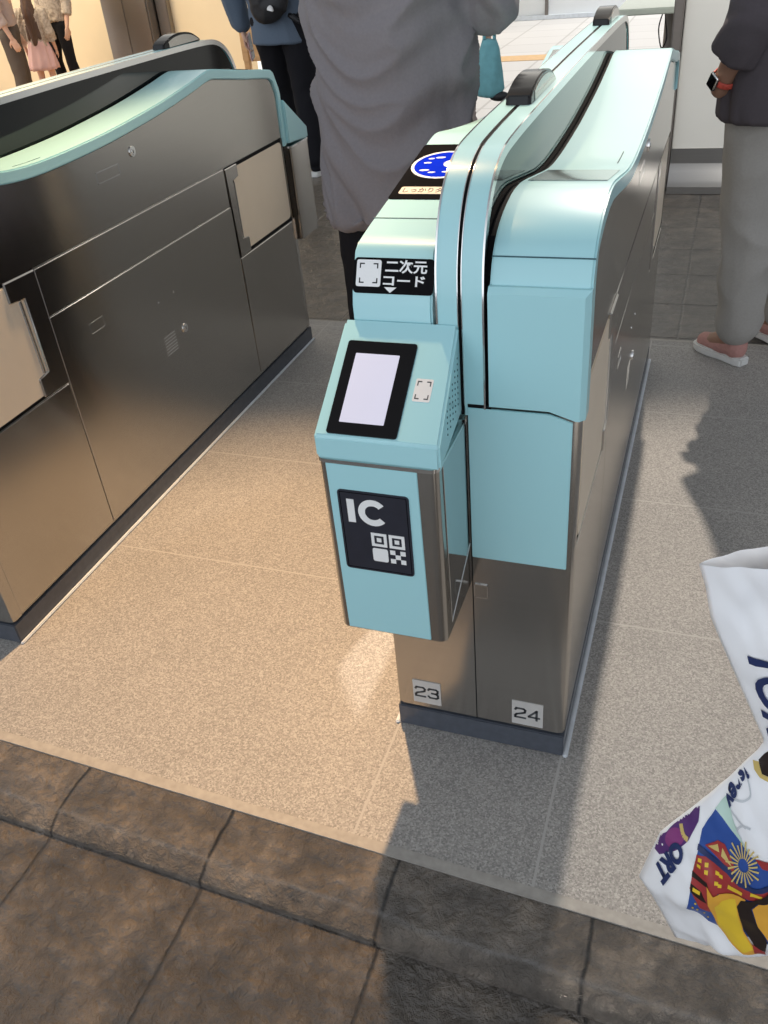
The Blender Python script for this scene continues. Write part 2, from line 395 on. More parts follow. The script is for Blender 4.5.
    for sx in (-1, 1):
        for sy in (-1, 1):
            cx, cy = -.036+sx*.0135, .0265+sy*.0135
            br += [[(cx, cy), (cx-sx*.007, cy), (cx-sx*.007, cy-sy*.0016), (cx, cy-sy*.0016)], [(cx, cy-sy*.0016), (cx, cy-sy*.007), (cx-sx*.0016, cy-sy*.007), (cx-sx*.0016, cy-sy*.0016)]]
    P('sign_brackets', flat(br, f, .0013, .0016), 'ink', sg)
    for body, a, b_, c, d in (('二次元', -.012, .048, .0275, .0455), ('コード', -.014, .046, .0105, .0245)):
        t = fit(text_bm(body, .02, .0005, .0002), a, b_, c, d); t.transform(Matrix.Translation((0, 0, .0012))); t.transform(f)
        P('sign_text', t, 'white_ink', sg)
    P('sign_arrow', flat([[(-.012, .0085), (.006, .0085), (-.003, .001)]], f, .0009, .0014), 'white_ink', sg)
    # upper dark plate with the blue mark
    ya, yb = 1.545, 1.345
    za, zb = interp(DECK, ya), interp(DECK, yb)
    f2 = frame_mat((xm, ya, za), (-1, 0, 0), (0, yb-ya, zb-za))
    plen = math.hypot(yb-ya, zb-za)
    pl = P('reader_plate', flat([rrect(.121, plen, .006, 4, 0, plen/2)], f2, -.004, .0012), 'ink', deck)
    cxm, cym = -.006, .122
    P('touch_mark_rim', flat([ring_poly(cxm, cym, .047, .052, 0, 360, 40)], f2, .0012, .0018), 'white_ink', pl)
    mk = P('touch_mark', flat([[(cxm+.047*math.cos(a*math.pi/24), cym+.047*math.sin(a*math.pi/24)) for a in range(48)]], f2, .0012, .0016), 'blue_ink', pl)
    blobs = []
    for (bx, by, w, h) in ((-.026, -.022, .016, .006), (-.012, -.03, .012, .005), (-.028, .006, .013, .005), (-.012, .026, .016, .006), (-.026, .022, .01, .005), (.01, -.028, .012, .005)):
        blobs.append([(cxm+bx+w/2*math.cos(a*math.pi/6)+.3*h*math.sin(a*math.pi/6), cym+by+h/2*math.sin(a*math.pi/6)) for a in range(12)])
    blobs.append([(cxm+.012+.013*math.cos(a*math.pi/8), cym+.003+.014*math.sin(a*math.pi/8)) for a in range(16)])
    P('touch_mark_shapes', flat(blobs, f2, .0016, .002), 'white_ink', mk)
    pi = P('caption_strip', flat([rrect(.098, .024, .004, 4, 0, .028)], f2, .0012, .0018), 'pill', pl)
    t = fit(text_bm('しっかりタッチ', .02, .0002, .0002), -.044, .044, .02, .036); t.transform(Matrix.Translation((0, 0, .0019))); t.transform(f2)
    P('caption_text', t, 'num_ink', pi)
    P('deck_joint', ribbon([(1.607, interp(DECK, 1.607)+.0006), (1.609, interp(DECK, 1.609)+.0006)], x_in, W+.006, .001), 'hole', deck)
    # number plate on the far end face
    return deck

def reader_module(root, X):
    """code-reader box that juts out of the left cabinet's near end; built for the near-left corner"""
    P = lambda name, bm, mat, par=root, s=None: build(name, bm, mat, par, X, s)
    rr = rrect(.1735, .30, .013, 5, -.0907, .002)
    b = prism([(-.00395, .001), (-.17745, .001)] + [p for p in rr if p[1] < -.1], .383, .691, 'z', r=.0015, seg=1, ang=60)
    box_o = P('reader_body', b, 'steel', s=35)
    P('reader_front_inlay', prism([(-.163, .3865), (-.0285, .3865), (-.0325, .6895), (-.1650, .6895)], -.1500, -.146, 'y', r=.0008), 'teal', box_o)
    # side glass with a bright slanting edge
    P('side_window', prism([(-.125, .688), (-.0005, .688), (-.0005, .468), (-.118, .40)], -.0048, -.0032, 'x', r=.0005), 'mirror_glass', box_o)
    e = cyl((-.0032, -.125, .69), (-.0032, -.118, .402), .0009, n=10); e = cyl((-.0032, -.118, .402), (-.0032, -.001, .468), .0009, n=10, bm=e)
    P('side_window_trim', e, 'chrome', box_o, 60)
    # head
    hd = prism([(-.149, .6945), (-.149, .731), (.0, .840), (.0, .705)], -.178, .001, 'x', r=.004, seg=3)
    # taper: the rear of the head is a touch narrower
    for v in hd.verts:
        t = (v.co.y+.149)/.149
        v.co.x += (-.010*t if v.co.x > -.09 else .003*t)
    head = P('reader_head', hd, 'teal', s=35)
    tr = prism(rrect(.1765, .152, .013, 5, -.0907, -.0735), .6895, .6955, 'z')
    P('head_trim', tr, 'chrome', head, 40)
    f = frame_mat((0, -.149, .731), (1, 0, 0), (0, .149, .109))
    quad = lambda pts: [pts]
    bz = P('screen_bezel', flat([rrect(.101, .142, .004, 4, -.1095, .0765)], f, -.002, .0022), 'bezel', head)
    P('screen', flat([rrect(.064, .105, .001, 2, -.1125, .0755)], f, .0022, .0026), 'screen', bz)
    st = P('code_sticker', flat([rrect(.0245, .034, .002, 3, -.038, .080)], f, -.001, .0006), 'sticker', head)
    br = []
    for sx in (-1, 1):
        for sy in (-1, 1):
            cx, cy = -.038+sx*.0095, .080+sy*.0135
            br += [[(cx, cy), (cx-sx*.006, cy), (cx-sx*.006, cy-sy*.0016), (cx, cy-sy*.0016)], [(cx, cy-sy*.0016), (cx, cy-sy*.007), (cx-sx*.0014, cy-sy*.007), (cx-sx*.0014, cy-sy*.0016)]]
    P('sticker_brackets', flat(br, f, .0006, .0009), 'num_ink', st)
    # perforations on the right cheek
    ho = None
    for i in range(5):
        for j in range(9):
            y = -.098+i*.018+j*.0006; z = .722+j*.0085+i*.002
            if z < .731+(y+.149)*.70-.012:
                x = .001-.010*(y+.149)/.149
                ho = cyl((x-.002, y, z), (x+.0006, y, z), .0016, n=8, bm=ho)
    P('speaker_holes', ho, 'hole', head)
    # IC panel on the front
    f = frame_mat((-.0995, -.1500, .579), (1, 0, 0), (0, 0, 1))
    ic = P('ic_panel', flat([rrect(.106, .140, .006, 5)], f, -.001, .0014), 'navy_ink', box_o)
    P('ic_panel_rim', flat(frame_polys(.100, .134, .0012, 0), f, .0014, .0017), 'ink', ic)
    P('letter', flat([[(-.0400, .0160), (-.0290, .0160), (-.0290, .0555), (-.0400, .0555)]], f, .0014, .002), 'white_ink', ic)
    cp = ring_poly(-.0015, .0358, .0120, .0222, 40, 320, 30)
    P('letter', flat([cp], f, .0014, .002), 'white_ink', ic)
    icon = []
    for (cx, cy) in ((.0035, -.0105), (.0305, -.0105)):
        icon += frame_polys(.0235, .0235, .0045, 0, cx, cy)
        icon.append([(cx-.0035, cy-.0035), (cx+.0035, cy-.0035), (cx+.0035, cy+.0035), (cx-.0035, cy+.0035)])
    icon.append(rrect(.0235, .0235, .003, 3, .0035, -.0378))
    for i in range(3):
        for j in range(3):
            if (i+j) % 2 == 0:
                x = .0305+(i-1)*.0078; y = -.0378+(j-1)*.0078
                icon.append([(x-.0039, y-.0039), (x+.0039, y-.0039), (x+.0039, y+.0039), (x-.0039, y+.0039)])
    P('code_pictogram', flat(icon, f, .0014, .002), 'white_ink', ic)

def divider(root):
    P = lambda name, bm, mat, par=root, s=None: build(name, bm, mat, par, None, s)
    c, h = -.007, .0335
    n1 = smooth_path([(-.001, .70), (-.001, .80), (-.001, .87), (.006, .925), (.028, .975), (.065, 1.012), (.12, 1.034), (.20, 1.041), (.40, 1.044), (.86, 1.046)], 5)
    path = n1 + [(LEN-p[0], p[1]) for p in n1[::-1][1:]]
    inner = [(p[0]*.982+.0155, p[1]-.008 if p[1] > .9 else p[1]) for p in path]
    slab = P('glass_slab', prism(inner, c-h+.003, c+h-.003), 'glass_dark')
    for (a, b) in ((c-h+.0022, c-.0025), (c+.0025, c+h-.0022)):
        P('top_band', ribbon(path, a, b, .013), 'teal', s=40)
    P('band_groove', ribbon([(p[0]*.996+.0035, p[1]-.003) for p in path], c-.0032, c+.0032, .008), 'black_gap', s=40)
    for x0, x1 in ((c-h, c-h+.0026), (c+h-.0026, c+h)):
        P('edge_trim', ribbon([(p[0]*1.001-.0008, p[1]+.0005) for p in path], x0, x1, .014), 'chrome', s=40)
    for x0, x1 in ((c-.0034, c-.0022), (c+.0022, c+.0034)):
        P('groove_trim', ribbon([(p[0]*1.001-.0008, p[1]+.0004) for p in path], x0, x1, .010), 'chrome', s=40)
    # low glossy sensor housings riding on the top
    def sensor(y0, y1):
        Lh = y1-y0
        prof = [(y0, 1.041), (y0+.004, 1.056)] + smooth_path([(y0+.02, 1.063), (y0+Lh*.3, 1.073), (y0+Lh*.55, 1.0745), (y0+Lh*.8, 1.066), (y1, 1.046)], 4) + [(y1, 1.041)]
        s = P('sensor_housing', prism(prof, c-.020, c+.020, r=.003, seg=2), 'bezel', s=35)
        side = [(y0+.03, 1.045)] + [(p[0], p[1]-.006) for p in prof[3:-2]] + [(y1-.012, 1.045)]
        P('sensor_cheek', prism(side, c+.0195, c+.0212), 'steel', s, 30)
        P('sensor_lens', prism([(y0-.0006, 1.044), (y0+.0032, 1.0555), (y0+.0045, 1.0555), (y0+.001, 1.044)], c-.015, c+.015), 'glass_dark', s)
    sensor(.372, .60)
    sensor(1.33, 1.54)

def make_gate(name, loc, label, w_r, w_l, far_reader):
    root = empty(name, loc)
    tag(root, label, 'ticket gate', 'ticket gates')
    half_unit(root, None, .0325, w_r, .70 if far_reader else .835)
    R180 = Matrix.Translation((0, LEN/2, 0)) @ Matrix.Rotation(math.pi, 4, 'Z') @ Matrix.Translation((0, -LEN/2, 0))
    half_unit(root, R180, .0465, w_l)
    divider(root)
    reader_module(root, None)
    if far_reader: reader_module(root, R180)
    build('panel_gap', box(-.0020, -.0004, -.0007, .006, .058, .712), 'black_gap', root)
    build('panel_gap', box(.0, .034, -.0012, .006, .7128, .7185), 'black_gap', root)
    build('plinth', box(-w_l, w_r, -.001, LEN+.001, 0, .052, .002), 'plinth', root)
    b = box(w_r, w_r+.009, -.004, LEN+.004, 0, .006, .002); b = box(-w_l-.009, -w_l, -.004, LEN+.004, 0, .006, .002, bm=b)
    build('floor_seal', b, 'caulk', root, smooth=40)
    return root

GY = 1.064
g1 = make_gate('ticket_gate', (-.2925, GY, 0), 'aqua and steel ticket gate in the middle with IC panel and numbers 23 and 24', .160, .157, False)
g2 = make_gate('ticket_gate', (-1.5295, 1.063, 0), 'ticket gate seen from its brushed steel side with beige flaps, left of the aisle', .160, .157, True)
def number_plate(root, txt, x0, x1, z0, z1):
    f = frame_mat(((x0+x1)/2, -.0005, (z0+z1)/2), (1, 0, 0), (0, 0, 1)); w, h = x1-x0, z1-z0
    p = build('number_plate', flat([rrect(w, h, .001, 2)], f, -.001, .0009), 'grey_plate', root)
    polys = []
    def stroke(pts, t=.0042):
        for (a, b) in zip(pts[:-1], pts[1:]):
            d = (V(b)-V(a)).normalized(); n = V((-d.y, d.x))*t/2; e = d*t*.32
            polys.append([tuple(V(a)+n-e), tuple(V(a)-n-e), tuple(V(b)-n+e), tuple(V(b)+n+e)])
    H = .012
    G = {'2': [[(-.0095, .0075), (-.0075, .0118), (.006, .0118), (.0088, .0085), (.0080, .0030), (.0040, .0008), (-.0065, -.0035), (-.0095, -.0070), (-.0095, -.0115), (.0092, -.0115)]],
         '3': [[(-.0095, .0080), (-.0070, .0118), (.006, .0118), (.0088, .0090), (.0085, .0035), (.0050, .0008), (-.003, .0008)], [(.0050, .0008), (.0090, -.0025), (.0090, -.0085), (.006, -.0115), (-.0070, -.0115), (-.0098, -.0078)]],
         '4': [[(.0045, -.0125), (.0045, .0118), (-.0095, -.0045), (-.0095, -.0058), (.0095, -.0058)]]}
    for ch, cx in ((txt[0], -.0125), (txt[1], .0125)):
        for s in G[ch]: stroke([(x+cx, y) for x, y in s])
    build('number', flat(polys, f, .0009, .0014), 'num_ink', p)
number_plate(g1, '23', -.1235, -.0695, .071, .129)
number_plate(g1, '24', .065, .1215, .066, .125)

# ------------------------------------------------------------------ floors and setting
M['granite'] = granite()
SL = -.036                                     # the old paving runs a little askew to the gates
ey = lambda x, y: y+SL*x
def slab(name, pts, z0, z1, mat, r=0):
    b = prism(pts, z0, z1, 'z', r=r, seg=3, ang=40)
    return tag(build(name, b, mat, smooth=40 if r else None), kind='structure')
slab('floor', [(-6, ey(-6, .775)), (5, ey(5, .775)), (5, 2.955), (-6, 2.955)], -.2, 0, 'granite')
M['pale_edge'] = simple('pale_stone_edging', (.36, .34, .31), .6, var=.12, scale=60, bump=.3)
slab('trim_1', [(-6, ey(-6, .767)), (5, ey(5, .767)), (5, ey(5, .787)), (-6, ey(-6, .787))], -.2, .0006, 'pale_edge')
M['slate_step'] = slate('stamped_slate_step_row', .3205, -.0365, 0, 0, 0, .005, bumpd=.065, jh=.12, worn=.667, rough=.33, dark=2.5)
M['slate_low'] = slate('stamped_slate_lower_paving', .324, -.0265, 0, 0, 0, .005, jointcol=(.07, .062, .054), bumpd=.06, jh=.15, rough=.32, dark=1.9)
M['slate_far'] = slate('stamped_slate_hall_paving', .64, -.05, .318, 3.30, 0, .007, rough=.28, dark=.95, jointcol=(.03, .027, .025))
bm = prism([(.632, -.2), (.632, -.026), (.636, -.0195), (.650, -.0085), (.664, -.0025), (.668, -.002), (.7665, -.002), (.7665, -.2)], -6, 5, 'x')
bmesh.ops.bisect_plane(bm, geom=bm.verts[:]+bm.edges[:]+bm.faces[:], plane_co=(0, 0, 0), plane_no=(1, 0, 0))
for v in bm.verts: v.co.y += SL*v.co.x
tag(build('trim_2', bm, 'slate_step', smooth=40), kind='structure')
slab('floor_lower', [(-6, -2.5), (5, -2.5), (5, ey(5, .65)), (-6, ey(-6, .65))], -.3, -.034, 'slate_low')
slab('floor_hall', [(-3.6, 2.957), (5, 2.957), (5, 6.6), (-3.6, 6.6)], -.25, -.002, 'slate_far')
slab('trim_3', [(-3.6, 2.95), (5, 2.95), (5, 2.965), (-3.6, 2.965)], -.2, .0004, 'pale_edge')
def paving(name, col, sx, sy, jc, rough=.5):
    m, nt, b = new_mat(name)
    g = N(nt, 'ShaderNodeNewGeometry')
    br = N(nt, 'ShaderNodeTexBrick', offset=.0, i_Scale=1.0, i_Mortar_Size=.012)
    br.inputs['Brick Width'].default_value = sx; br.inputs['Row Height'].default_value = sy
    br.inputs['Color1'].default_value = (*col, 1); br.inputs['Color2'].default_value = (*[c*.93 for c in col], 1); br.inputs['Mortar'].default_value = (*jc, 1)
    L(nt, g.outputs['Position'], br.inputs['Vector']); L(nt, br.outputs['Color'], b.inputs['Base Color'])
    b.inputs['Roughness'].default_value = rough
    return m
M['pale_paving'] = paving('pale_outdoor_paving', (.62, .60, .58), .6, .6, (.45, .43, .41))
slab('floor_outdoor', [(-4.2, 6.6), (9, 6.6), (9, 22), (-4.2, 22)], -.25, -.003, 'pale_paving')
M['ochre'] = simple('ochre_tactile_paving', (.62, .40, .20), .6, var=.1, scale=20)
slab('trim_4', [(-4.2, 9.6), (-1.65, 9.6), (-1.65, 9.95), (-4.2, 9.95)], -.01, .002, 'ochre')
M['warm_floor'] = simple('warm_lit_concourse_floor', (.60, .40, .21), .5, var=.08, scale=5)
slab('floor_concourse', [(-14, 2.957), (-3.6, 2.957), (-3.6, 6.6), (-4.2, 6.6), (-4.2, 12.0), (-14, 12.0)], -.5, -.3, 'warm_floor')
# beige concourse wall, its steel column, the corner beyond
M['beige_wall'] = simple('beige_wall_panel', (.70, .60, .42), .55, var=.04, scale=2)
M['column'] = steel('dull_steel_column', (.30, .275, .25), .35, .4)
def struct(name, bm, mat, s=None): return tag(build(name, bm, mat, None, None, s), kind='structure')
struct('wall_left', box(-14, -5.75, 11.0, 11.2, -.3, 3.2), 'beige_wall')
struct('wall_back', box(-5.75, -2.9, 12.0, 12.2, -.3, 3.2), 'beige_wall')
b = box(-7.60, -6.92, 10.72, 10.99, -.3, 3.2, .02); b = box(-7.30, -7.27, 10.708, 10.73, -.3, 3.2, bm=b)
struct('trim_5', b, 'column')
struct('trim_6', box(-6.91, -6.75, 10.9, 10.999, -.3, 3.2, .01), 'column')
# right-hand white board wall with steel kick plate and the brown column at its edge
M['white_board'] = simple('off_white_board', (.74, .72, .66), .5, var=.03, scale=3)
M['kick'] = steel('steel_kick_plate', (.36, .35, .34), .3, .3)
struct('wall_right', box(-.222, 4.5, 4.90, 5.02, 0, 1.32, .004), 'white_board')
bb = prism([(4.80, 0), (4.80, .035), (4.835, .06), (4.86, .10), (4.89, .13), (4.89, .20), (4.90, .20), (4.90, 0)], -.222, 4.5, 'x')
struct('baseboard_right', bb, 'kick', 25)
M['brown_column'] = simple('brown_metal_post', (.17, .15, .135), .45, var=.05)
struct('trim_7', box(-.272, -.226, 4.86, 5.04, 0, 1.34, .006), 'brown_column')
# far bright shop front: white panels with dark mullions
M['white_panel'] = simple('bright_white_panel', (.80, .82, .82), .35, var=.02, scale=2)
struct('wall_far', box(-4.2, 9, 13.2, 13.4, 0, 2.9), 'white_panel')
b = None
for x in (-3.9, -2.37, -.85, .7): b = box(x-.02, x+.02, 13.16, 13.2, 0, 2.9, bm=b)
struct('trim_8', b, 'brown_column')
struct('trim_9', box(-4.2, 9, 13.15, 13.2, 0, .05), 'caulk')

# pale counter beyond the gate with a hanging cable
cnt = empty('counter', (-.42, 6.1, 0)); tag(cnt, 'pale green counter top beside the brown post beyond the gate', 'counter')
M['counter'] = simple('pale_green_laminate', (.52, .56, .48), .45, var=.04)
build('counter_top', prism(rrect(.46, .62, .05, 5, -.02, .2), .70, .735, 'z', r=.006), 'counter', cnt, smooth=40)
build('counter_stem', cyl((.05, .25, 0), (.05, .25, .70), .035), 'brown_column', cnt, smooth=40)
build('counter_foot', cyl((.05, .25, -.004), (.05, .25, .02), .15, .14, 32), 'brown_column', cnt, smooth=40)
cb = None
pts = smooth_path([(.02, -.06, .70), (.005, -.07, .62), (.03, -.075, .52), (.055, -.07, .57), (.04, -.06, .66), (.035, -.05, .70)], 5)
for a, b_ in zip(pts[:-1], pts[1:]): cb = cyl(a, b_, .004, n=8, bm=cb)
build('cable', cb, 'black_gap', cnt, smooth=60)

# ------------------------------------------------------------------ people
M['skin'] = simple('light_skin', (.60, .37, .27), .5, var=.05, scale=25)
M['skin_tan'] = simple('tanned_skin', (.30, .165, .11), .5, var=.06, scale=25)
M['hair'] = simple('black_hair', (.018, .014, .012), .45, var=.3, scale=60, stretch=(1, 1, .15), bump=.5)
M['hair_brown'] = simple('dark_brown_hair', (.085, .045, .028), .45, var=.35, scale=60, stretch=(1, 1, .1), bump=.5)
def cloth(name, col, rough=.85, var=.04, scale=160): return simple(name, col, rough, var=var, scale=scale, bump=.25, spec=.2)
M['eye'] = simple('eye_white', (.7, .7, .68), .3, var=.02)

def capsule(bm, p, r0, q, r1, n=12):
    b = bmesh.new()
    for c, r in ((V(p), r0), (V(q), r1)):
        bmesh.ops.create_uvsphere(b, u_segments=n, v_segments=max(6, n//2), radius=r, matrix=Matrix.Translation(c))
    res = bmesh.ops.convex_hull(b, input=b.verts)
    bmesh.ops.delete(b, geom=[g for g in res['geom_interior'] if isinstance(g, bmesh.types.BMVert)], context='VERTS')
    return merge(bm, b)
def ellip(bm, c, s, rot=None, n=16):
    b = bmesh.new(); m = Matrix.Translation(V(c)) @ (rot.to_4x4() if rot else Matrix.Identity(4)) @ Matrix.Diagonal((*s, 1))
    bmesh.ops.create_uvsphere(b, u_segments=n, v_segments=n//2+2, radius=1, matrix=m); return merge(bm, b)
def fuse(bm, voxel, smooth_it=4):
    """one continuous skin over all the overlapping solids"""
    me = bpy.data.meshes.new('f'); bm.to_mesh(me); bm.free()
    o = bpy.data.objects.new('f', me); COL.objects.link(o)
    m = o.modifiers.new('r', 'REMESH'); m.mode = 'VOXEL'; m.voxel_size = voxel
    s = o.modifiers.new('s', 'SMOOTH'); s.iterations = smooth_it; s.factor = .5
    dg = bpy.context.evaluated_depsgraph_get(); dg.update()
    r = bpy.data.meshes.new_from_object(o.evaluated_get(dg))
    out = bmesh.new(); out.from_mesh(r)
    bpy.data.objects.remove(o); bpy.data.meshes.remove(me); bpy.data.meshes.remove(r)
    return out
def wrinkle(bm, amp, freq, stretch=(1, 1, 1), seed=0, ridge=True, dirv=None):
    bm.normal_update()
    for v in bm.verts:
        p = V((v.co.x*stretch[0], v.co.y*stretch[1], v.co.z*stretch[2]))*freq+V((seed*7.3, seed*3.1, seed))
        n = noise.fractal(p, 1.0, 2.0, 3)
        if ridge: n = 1-2.2*abs(noise.noise(p)) + .25*n
        v.co += v.normal*(amp*n*.5)
    return bm

def body_joints(base, yaw, h=1.72, lean=0):
    s = h/1.72
    c, sn = math.cos(yaw), math.sin(yaw)
    # local axes: x = the person's right, y = the way they face, z up; yaw 0 faces +y
    def W(x, y, z): return V((base[0]+(x*c-y*sn)*s, base[1]+(x*sn+y*c)*s, base[2]+z*s))
    J = dict(pelvis=W(0, 0, .93), waist=W(0, .005, 1.08), chest=W(0, .0, 1.28), neck=W(0, -.01, 1.47), head=W(0, .02, 1.605))
    for sd, k in (('R', 1), ('L', -1)):
        J['hip'+sd] = W(k*.088, 0, .88); J['knee'+sd] = W(k*.095, .02, .48); J['ankle'+sd] = W(k*.1, -.02, .085); J['toe'+sd] = W(k*.115, .14, .03)
        J['sh'+sd] = W(k*.175, -.01, 1.40); J['el'+sd] = W(k*.235, -.03, 1.12); J['wr'+sd] = W(k*.245, .06, .87)
    return J, W, s

def hand(bm, wr, d, side, pn, s=1, curl=.6):
    """palm and five separate fingers; d points from the wrist to the knuckles, pn out of the palm"""
    d = V(d).normalized(); pn = V(pn); pn = (pn-d*pn.dot(d)).normalized(); u = d.cross(pn)*side
    k = wr+d*.085*s
    rot = Matrix((u, d, pn)).transposed()
    bm = ellip(bm, wr+d*.048*s, (.040*s, .054*s, .016*s), rot, 12)
    for i, (off, ln) in enumerate(((-.035, .072), (-.012, .082), (.012, .076), (.034, .060))):
        p = wr+d*.080*s+u*off*s; dirv = d
        for seg, f in enumerate((.45, .32, .23)):
            q = p+dirv*ln*s*f
            bm = capsule(bm, p, .0088*s-.0007*seg, q, .0082*s-.0007*seg, 8)
            p = q; dirv = (dirv*math.cos(curl)+pn*math.sin(curl)).normalized()
    # thumb leaves the side of the palm near its base
    p = wr+d*.028*s-u*.032*s; q = p+(d*.6-u*.7+pn*.25).normalized()*.036*s; r = q+(d*.85-u*.25+pn*.35).normalized()*.032*s
    bm = capsule(bm, p, .013*s, q, .0105*s, 8); bm = capsule(bm, q, .0105*s, r, .0085*s, 8)
    return bm

def body(name, root, J, W, s, mat='skin', voxel=.007, palm=None, female=False, curl=.5):
    bm = None
    k = s*(.93 if female else 1)
    bm = ellip(bm, (J['pelvis']), (.145*k, .105*k, .13*k)); bm = ellip(bm, J['waist'], (.135*k, .10*k, .14*k)); bm = ellip(bm, J['chest'], (.165*k, .11*k, .17*k))
    bm = capsule(bm, J['chest'], .12*k, J['waist'], .115*k); bm = capsule(bm, J['waist'], .115*k, J['pelvis'], .12*k)
    bm = capsule(bm, J['shR'], .055*k, J['shL'], .055*k); bm = capsule(bm, J['neck']-V((0, 0, .06*s)), .06*k, J['neck']+V((0, 0, .05*s)), .052*k)
    for sd in 'RL':
        bm = capsule(bm, J['hip'+sd], .085*k, J['knee'+sd], .056*k); bm = capsule(bm, J['knee'+sd], .056*k, J['knee'+sd].lerp(J['ankle'+sd], .35)-(J['toe'+sd]-J['ankle'+sd])*.08, .054*k)
        bm = capsule(bm, J['knee'+sd].lerp(J['ankle'+sd], .35), .053*k, J['ankle'+sd], .036*k)
        bm = capsule(bm, J['ankle'+sd], .036*k, J['toe'+sd], .028*k)
        bm = capsule(bm, J['sh'+sd], .052*k, J['el'+sd], .040*k); bm = capsule(bm, J['el'+sd], .041*k, J['wr'+sd], .028*k)
        d = (J['wr'+sd]-J['el'+sd])
        inner = (W(-1 if sd == 'R' else 1, 0, 0)-W(0, 0, 0))
        pn = inner
        if palm and sd in palm: d, pn = palm[sd]
        bm = hand(bm, J['wr'+sd], d, (1 if sd == 'R' else -1)*1, pn, s, curl)
    # head: skull, jaw, nose, ears, brow
    f = (W(0, 1, 0)-W(0, 0, 0)).normalized(); r = (W(1, 0, 0)-W(0, 0, 0)).normalized(); H = J['head']
    rot = Matrix((r, f, V((0, 0, 1)))).transposed()
    bm = ellip(bm, H+V((0, 0, .03*s)), (.076*s, .095*s, .092*s), rot); bm = ellip(bm, H+f*.022*s-V((0, 0, .045*s)), (.058*s, .068*s, .07*s), rot)
    bm = capsule(bm, H+f*.09*s+V((0, 0, .01*s)), .010*s, H+f*.108*s-V((0, 0, .022*s)), .014*s, 8)
    bm = capsule(bm, H+f*.078*s+V((0, 0, .03*s))-r*.04*s, .012*s, H+f*.078*s+V((0, 0, .03*s))+r*.04*s, .012*s, 8)
    bm = capsule(bm, H+f*.082*s-V((0, 0, .056*s))-r*.018*s, .008*s, H+f*.082*s-V((0, 0, .056*s))+r*.018*s, .008*s, 8)
    for sg in (-1, 1): bm = ellip(bm, H+r*sg*.078*s-f*.005*s, (.012*s, .022*s, .032*s), rot, 10)
    o = build(name, fuse(bm, voxel, 3), mat, root, smooth=180)
    eb = None
    for sg in (-1, 1): eb = ellip(eb, H+f*.083*s+r*sg*.032*s+V((0, 0, .008*s)), (.012*s, .010*s, .008*s), rot, 10)
    build('eyes', eb, 'eye', root, smooth=180)
    return o

def hair(root, J, W, s, long=0, mat='hair'):
    f = (W(0, 1, 0)-W(0, 0, 0)).normalized(); r = (W(1, 0, 0)-W(0, 0, 0)).normalized(); H = J['head']; rot = Matrix((r, f, V((0, 0, 1)))).transposed()
    bm = ellip(None, H-f*.014*s+V((0, 0, .048*s)), (.088*s, .098*s, .086*s), rot); bm = ellip(bm, H-f*.045*s-V((0, 0, .01*s)), (.080*s, .064*s, .085*s), rot)
    if long:
        bm = capsule(bm, H-f*.05*s, .085*s, H-f*.115*s-V((0, 0, .22*s)), .085*s); bm = capsule(bm, H-f*.115*s-V((0, 0, .22*s)), .085*s, H-f*.125*s-V((0, 0, long*s)), .045*s)
        for k in (-1, 1): bm = capsule(bm, H-f*.08*s+r*.06*k*s-V((0, 0, .1*s)), .04*s, H-f*.11*s+r*.085*k*s-V((0, 0, (long-.06)*s)), .025*s)
    build('hair', wrinkle(fuse(bm, .009, 3), .008, 22, (1, 1, .15)), mat, root, smooth=180)

def trousers(root, J, mat, r=(.10, .078, .066), seed=1, voxel=.009, amp=.010, cuff=.03, waist=None):
    bm = ellip(None, J['pelvis'], (.165, .125, .14)) if waist is None else ellip(None, J['pelvis'], waist)
    for sd in 'RL':
        a, k, h = J['hip'+sd], J['knee'+sd], J['ankle'+sd]
        bm = capsule(bm, a, r[0], k, r[1], 16); bm = capsule(bm, k, r[1], h+V((0, 0, cuff)), r[2], 16)
    return build('trousers', wrinkle(fuse(bm, voxel, 4), amp, 9, (1, 1, .9), seed), mat, root, smooth=180)

def shoes(root, J, W, s, up, sole, sides='RL', k=1.0):
    for sd in sides:
        a, t = J['ankle'+sd], J['toe'+sd]; d = (t-a); d.z = 0; d.normalize(); u = V((d.y, -d.x, 0))
        z0 = W(0, 0, 0).z
        heel = V((a.x, a.y, z0))-d*.055*s*k; tip = heel+d*.255*s*k
        out = []
        for q, w in ((0, .024), (.03, .034), (.10, .033), (.17, .044), (.215, .04), (.245, .022), (.255, 0)):
            out.append((q*s*k, w*s*k))
        poly = [tuple((heel+d*q-u*w).xy) for q, w in out] + [tuple((heel+d*q+u*w).xy) for q, w in out[::-1] if w > 0]
        so = prism(poly, z0, z0+.030*s, 'z', r=.006*s, seg=2, ang=40)
        sh = empty('shoe'); sh.parent = root
        build('shoe_sole', so, sole, sh, smooth=40)
        bm = capsule(None, heel+d*.05*s*k+V((0, 0, .055*s)), .040*s*k, heel+d*.10*s*k+V((0, 0, .052*s)), .041*s*k)
        bm = capsule(bm, heel+d*.10*s*k+V((0, 0, .05*s)), .041*s*k, heel+d*.205*s*k+V((0, 0, .036*s)), .034*s*k)
        bm = capsule(bm, heel+d*.05*s*k+V((0, 0, .05*s)), .036*s, heel+d*.058*s*k+V((0, 0, .098*s)), .038*s)
        fb = fuse(bm, .006, 3)
        for v in fb.verts: v.co.z = max(v.co.z, z0+.022*s)
        build('shoe_upper', fb, up, sh, smooth=180)

